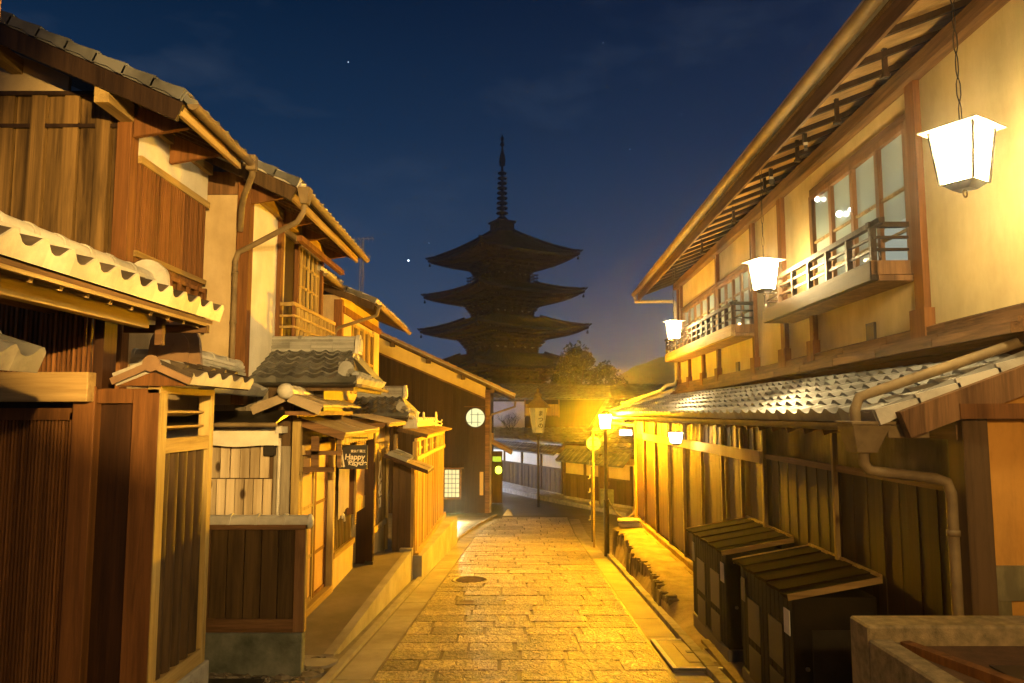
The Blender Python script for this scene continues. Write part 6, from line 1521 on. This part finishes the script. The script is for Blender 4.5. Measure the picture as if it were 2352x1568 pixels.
    m = MB()
    for k in (0, 3):
        for q in range(5):
            a = PP(k, (q+.3)/5, rbod+.06, zt2-1.62); b = PP(k, (q+.7)/5, rbod+.06, zt2-1.62)
            m.add([a, b, b+Vector((0, 0, .32)), a+Vector((0, 0, .32))], [(0, 1, 2, 3)])
    m.build('plaster_panels', PAG_P, bd)
    if ti < 4:   # balcony rail around the foot of this storey
        m = MB(); zf = pyz(tiers[ti+1][3])+.25; rr_ = rbod*1.30
        for k in range(4):
            for dz in (.05, .45, .85): m.beam(PP(k, -.04, rr_, zf+dz+.05), PP(k, 1.04, rr_, zf+dz+.05), .09, .09)
            for q in range(10): p = PP(k, q/9, rr_, zf); m.beam(p, p+Vector((0, 0, .86)), .08, .08, up=(1, 0, 0), drop=-.04)
        if ti == 0: m.build('balcony_rail', PAG_W, PG)
# spire
m = MB(); zq = pyz(533); r0 = 24*SC
m.hexa([PP(k, 0, r0*1.25, zq-.4) for k in range(4)], [PP(k, 0, r0*1.2, zq+1.1) for k in range(4)]); m.hexa([PP(k, 0, r0*1.4, zq+1.1) for k in range(4)], [PP(k, 0, r0*1.4, zq+1.35) for k in range(4)]); m.build('spire_base', PAG_T, PG)
z0_, z1_ = zq+1.3, pyz(310)
H_ = z1_-z0_
prof = [(.55, 0), (.85, .15), (.62, .55), (.38, .7), (.24, .9)]
prof = [(r_, z_) for r_, z_ in prof]+[(.17, H_*.5), (.12, H_*.82), (.08, H_)]
m = MB(); m.lathe((PX, PY, z0_), prof, 12); m.build('spire_mast', PAG_T, PG)
for i in range(9):
    z_ = z0_+1.15+i*(H_*.58-1.0)/8.6; rr_ = .66-.022*i
    m = MB(); m.tube([(PX+rr_*math.cos(a), PY+rr_*math.sin(a), z_) for a in [2*math.pi*k/16 for k in range(17)]], .11, 6)
    for a in (0, math.pi/2): m.beam((PX-rr_*math.cos(a), PY-rr_*math.sin(a), z_+.04), (PX+rr_*math.cos(a), PY+rr_*math.sin(a), z_+.04), .08, .08)
    m.lathe((PX, PY, z_-.22), [(.30, 0), (.34, .1), (.24, .34)], 8)
    m.build('spire_ring', PAG_T, PG)
m = MB(); zf = z0_+H_*.64
for a in (0, math.pi/2):
    dx, dy = math.cos(a+phi), math.sin(a+phi)
    pts = [(PX+dx*w_, PY+dy*w_, zf+h_) for w_, h_ in ((-.34, 0), (.34, 0), (.42, .7), (.30, 1.5), (.12, 2.1), (-.12, 2.1), (-.30, 1.5), (-.42, .7))]
    m.prism(pts, (-dy*.06, dx*.06, 0))
m.build('water_flame', PAG_T, PG)
m = MB(); m.lathe((PX, PY, z0_+H_*.86), [(.05, 0), (.26, .2), (.30, .42), (.14, .7), (.10, .8), (.22, 1.0), (.24, 1.15), (.05, 1.5), (.02, 1.6)], 10); m.build('jewel', PAG_T, PG)

# ------------------------------------------------------------------ trees, hill, antenna, stars
def tree(name, label, cx, cy, zb, h, w, nl, seed, leaf=.5):
    t = thing(name, label, 'tree', (cx, cy, zb)); r = random.Random(seed)
    m = MB(); m.tube([(cx, cy, zb), (cx+.2, cy, zb+h*.4), (cx+.1, cy+.1, zb+h*.75)], [w*.07, w*.05, w*.02], 8)
    blobs = []
    for i in range(15):
        a = r.uniform(0, 6.28); rr_ = r.uniform(.1, .95)*w*.5; z_ = zb+h*r.uniform(.35, .98)
        rr_ *= (1.15-max(0, (z_-zb)/h-.5)*1.5)
        p = Vector((cx+rr_*math.cos(a), cy+rr_*math.sin(a), z_)); blobs.append((p, r.uniform(.13, .24)*w))
        m.tube([(cx+.1, cy, zb+h*.35), ((cx+p.x)/2, (cy+p.y)/2, (zb+h*.4+p.z)/2), p], [w*.025, w*.015, w*.005], 5)
    m.build('trunk', BARK, t)
    m = MB()
    for i in range(nl):
        p, br_ = r.choice(blobs); d = Vector((r.gauss(0, 1), r.gauss(0, 1), r.gauss(0, .8))); d = d.normalized()*br_*r.uniform(.3, 1.08)
        c = p+d; s = leaf*r.uniform(.5, 1.2); a = Vector((r.gauss(0, 1), r.gauss(0, 1), r.gauss(0, 1))).normalized()*s; b = a.cross(Vector((r.gauss(0, 1), r.gauss(0, 1), r.gauss(0, 1)))).normalized()*s*.55
        m.add([c-a, c-b*.8, c+a, c+b], [(0, 1, 2, 3)])
    m.build('crown', LEAF, t); return t
p = atY(1322, 812, 70)
tree('broadleaf_tree', 'dark bushy tree right beside the pagoda, taller than its neighbour', p.x, 70, -1.7, p.z+1.9, 5.6, 7000, 5, .22)
p = atY(1385, 846, 74)
tree('broadleaf_tree', 'lower dark tree to the right of the tall one, above the street lamp glow', p.x, 74, -1.7, p.z+1.7, 6.5, 6500, 8, .22)
p = atY(1280, 858, 66)
tree('broadleaf_tree', 'low dark tree in front of the lowest pagoda roof', p.x-.5, 66, -1.7, p.z+1.6, 5.0, 5000, 9, .22)
m = MB(); nx, ny = 60, 8; vs = []; rg = random.Random(4)
prof_h = lambda x_: (11.0*(1/(1+math.exp(-(x_-19)/4.5)))+11.0*(1/(1+math.exp(-(x_-32)/8.0)))+.35*math.sin(x_*.9)+.25*math.sin(x_*2.3))
for j in range(ny+1):
    for i in range(nx+1):
        x_ = -30+i*3.2; t_ = j/ny; y_ = 135+t_*60
        vs.append((x_, y_, -2+(prof_h(x_)+rg.uniform(-.2, .2))*math.sin(math.pi*(.05+.5*t_))))
fs = [(j*(nx+1)+i, j*(nx+1)+i+1, (j+1)*(nx+1)+i+1, (j+1)*(nx+1)+i) for j in range(ny) for i in range(nx)]
m.add(vs, fs, True); struct(m.build('hill', HILL))
# antenna
p = atY(832, 545, 32); q = atY(832, 690, 32)
an = thing('roof_antenna', 'thin lattice television antenna mast standing behind the upper roofs', 'antenna', (p.x, 32, 3))
m = MB()
for dx, dy in ((-.12, 0), (.12, 0), (0, .2)): m.tube([(p.x+dx, 32+dy, 3), (p.x+dx*.5, 32+dy*.5, p.z-.1)], .014, 4)
n = 9
for i in range(n):
    z_ = 3+(p.z-3.2)*i/n; z2 = 3+(p.z-3.2)*(i+1)/n; k_ = 1-.5*i/n
    m.tube([(p.x-.12*k_, 32, z_), (p.x+.12*k_, 32, z2)], .008, 4); m.tube([(p.x+.12*k_, 32, z_), (p.x-.12*k_, 32, z_)], .008, 4)
m.build('mast', METAL_G, an)
for zz, L_ in ((p.z-.1, .75), (p.z-.9, .55)):
    m = MB(); m.tube([(p.x-L_, 32, zz), (p.x+L_*.7, 32, zz+.06)], .012, 4)
    for i in range(7): x_ = p.x-L_+i*L_*.27; m.tube([(x_, 31.7, zz+.01*i), (x_, 32.3, zz+.01*i)], .007, 4); m.tube([(x_, 32, zz-.12), (x_, 32, zz+.12)], .007, 4)
    m.build('yagi', METAL_G, an)
for i, (u, v, r_, lab) in enumerate(((938, 598, 1.15, 'bright hazy star just left of the pagoda roof'), (800, 142, .42, 'small blue star high above the left roofs'), (985, 558, .30, 'faint star above the left tip of the top pagoda roof'), (1447, 342, .25, 'faint star right of the spire'), (1385, 97, .22, 'faint star high right of the spire'), (1565, 262, .2, 'tiny star left of the big roof'))):
    c = atY(u, v, 900); m = MB(); m.lathe((c.x, c.y, c.z-r_), [(r_*.1, 0), (r_*.8, r_*.4), (r_, r_), (r_*.8, r_*1.6), (r_*.1, r_*2)], 8); tag(m.build('star', EM_STAR), lab, 'star')

# ------------------------------------------------------------------ haze added to give the lamps a lens-like glow
m = MB(); m.wbox(-60, 80, -12, 205, -3.2, 45)
hz = m.build('haze', base_mat('lamp_glow_haze')[0]); hz['kind'] = 'stuff'
hm = MAT['lamp_glow_haze']; ht_ = hm.node_tree
for n in list(ht_.nodes): ht_.nodes.remove(n)
pvn = N(ht_, 'ShaderNodeVolumePrincipled'); pvn.inputs['Density'].default_value = .0018; pvn.inputs['Color'].default_value = (.8, .8, .8, 1); pvn.inputs['Anisotropy'].default_value = .92
on = N(ht_, 'ShaderNodeOutputMaterial'); ht_.links.new(pvn.outputs[0], on.inputs['Volume'])
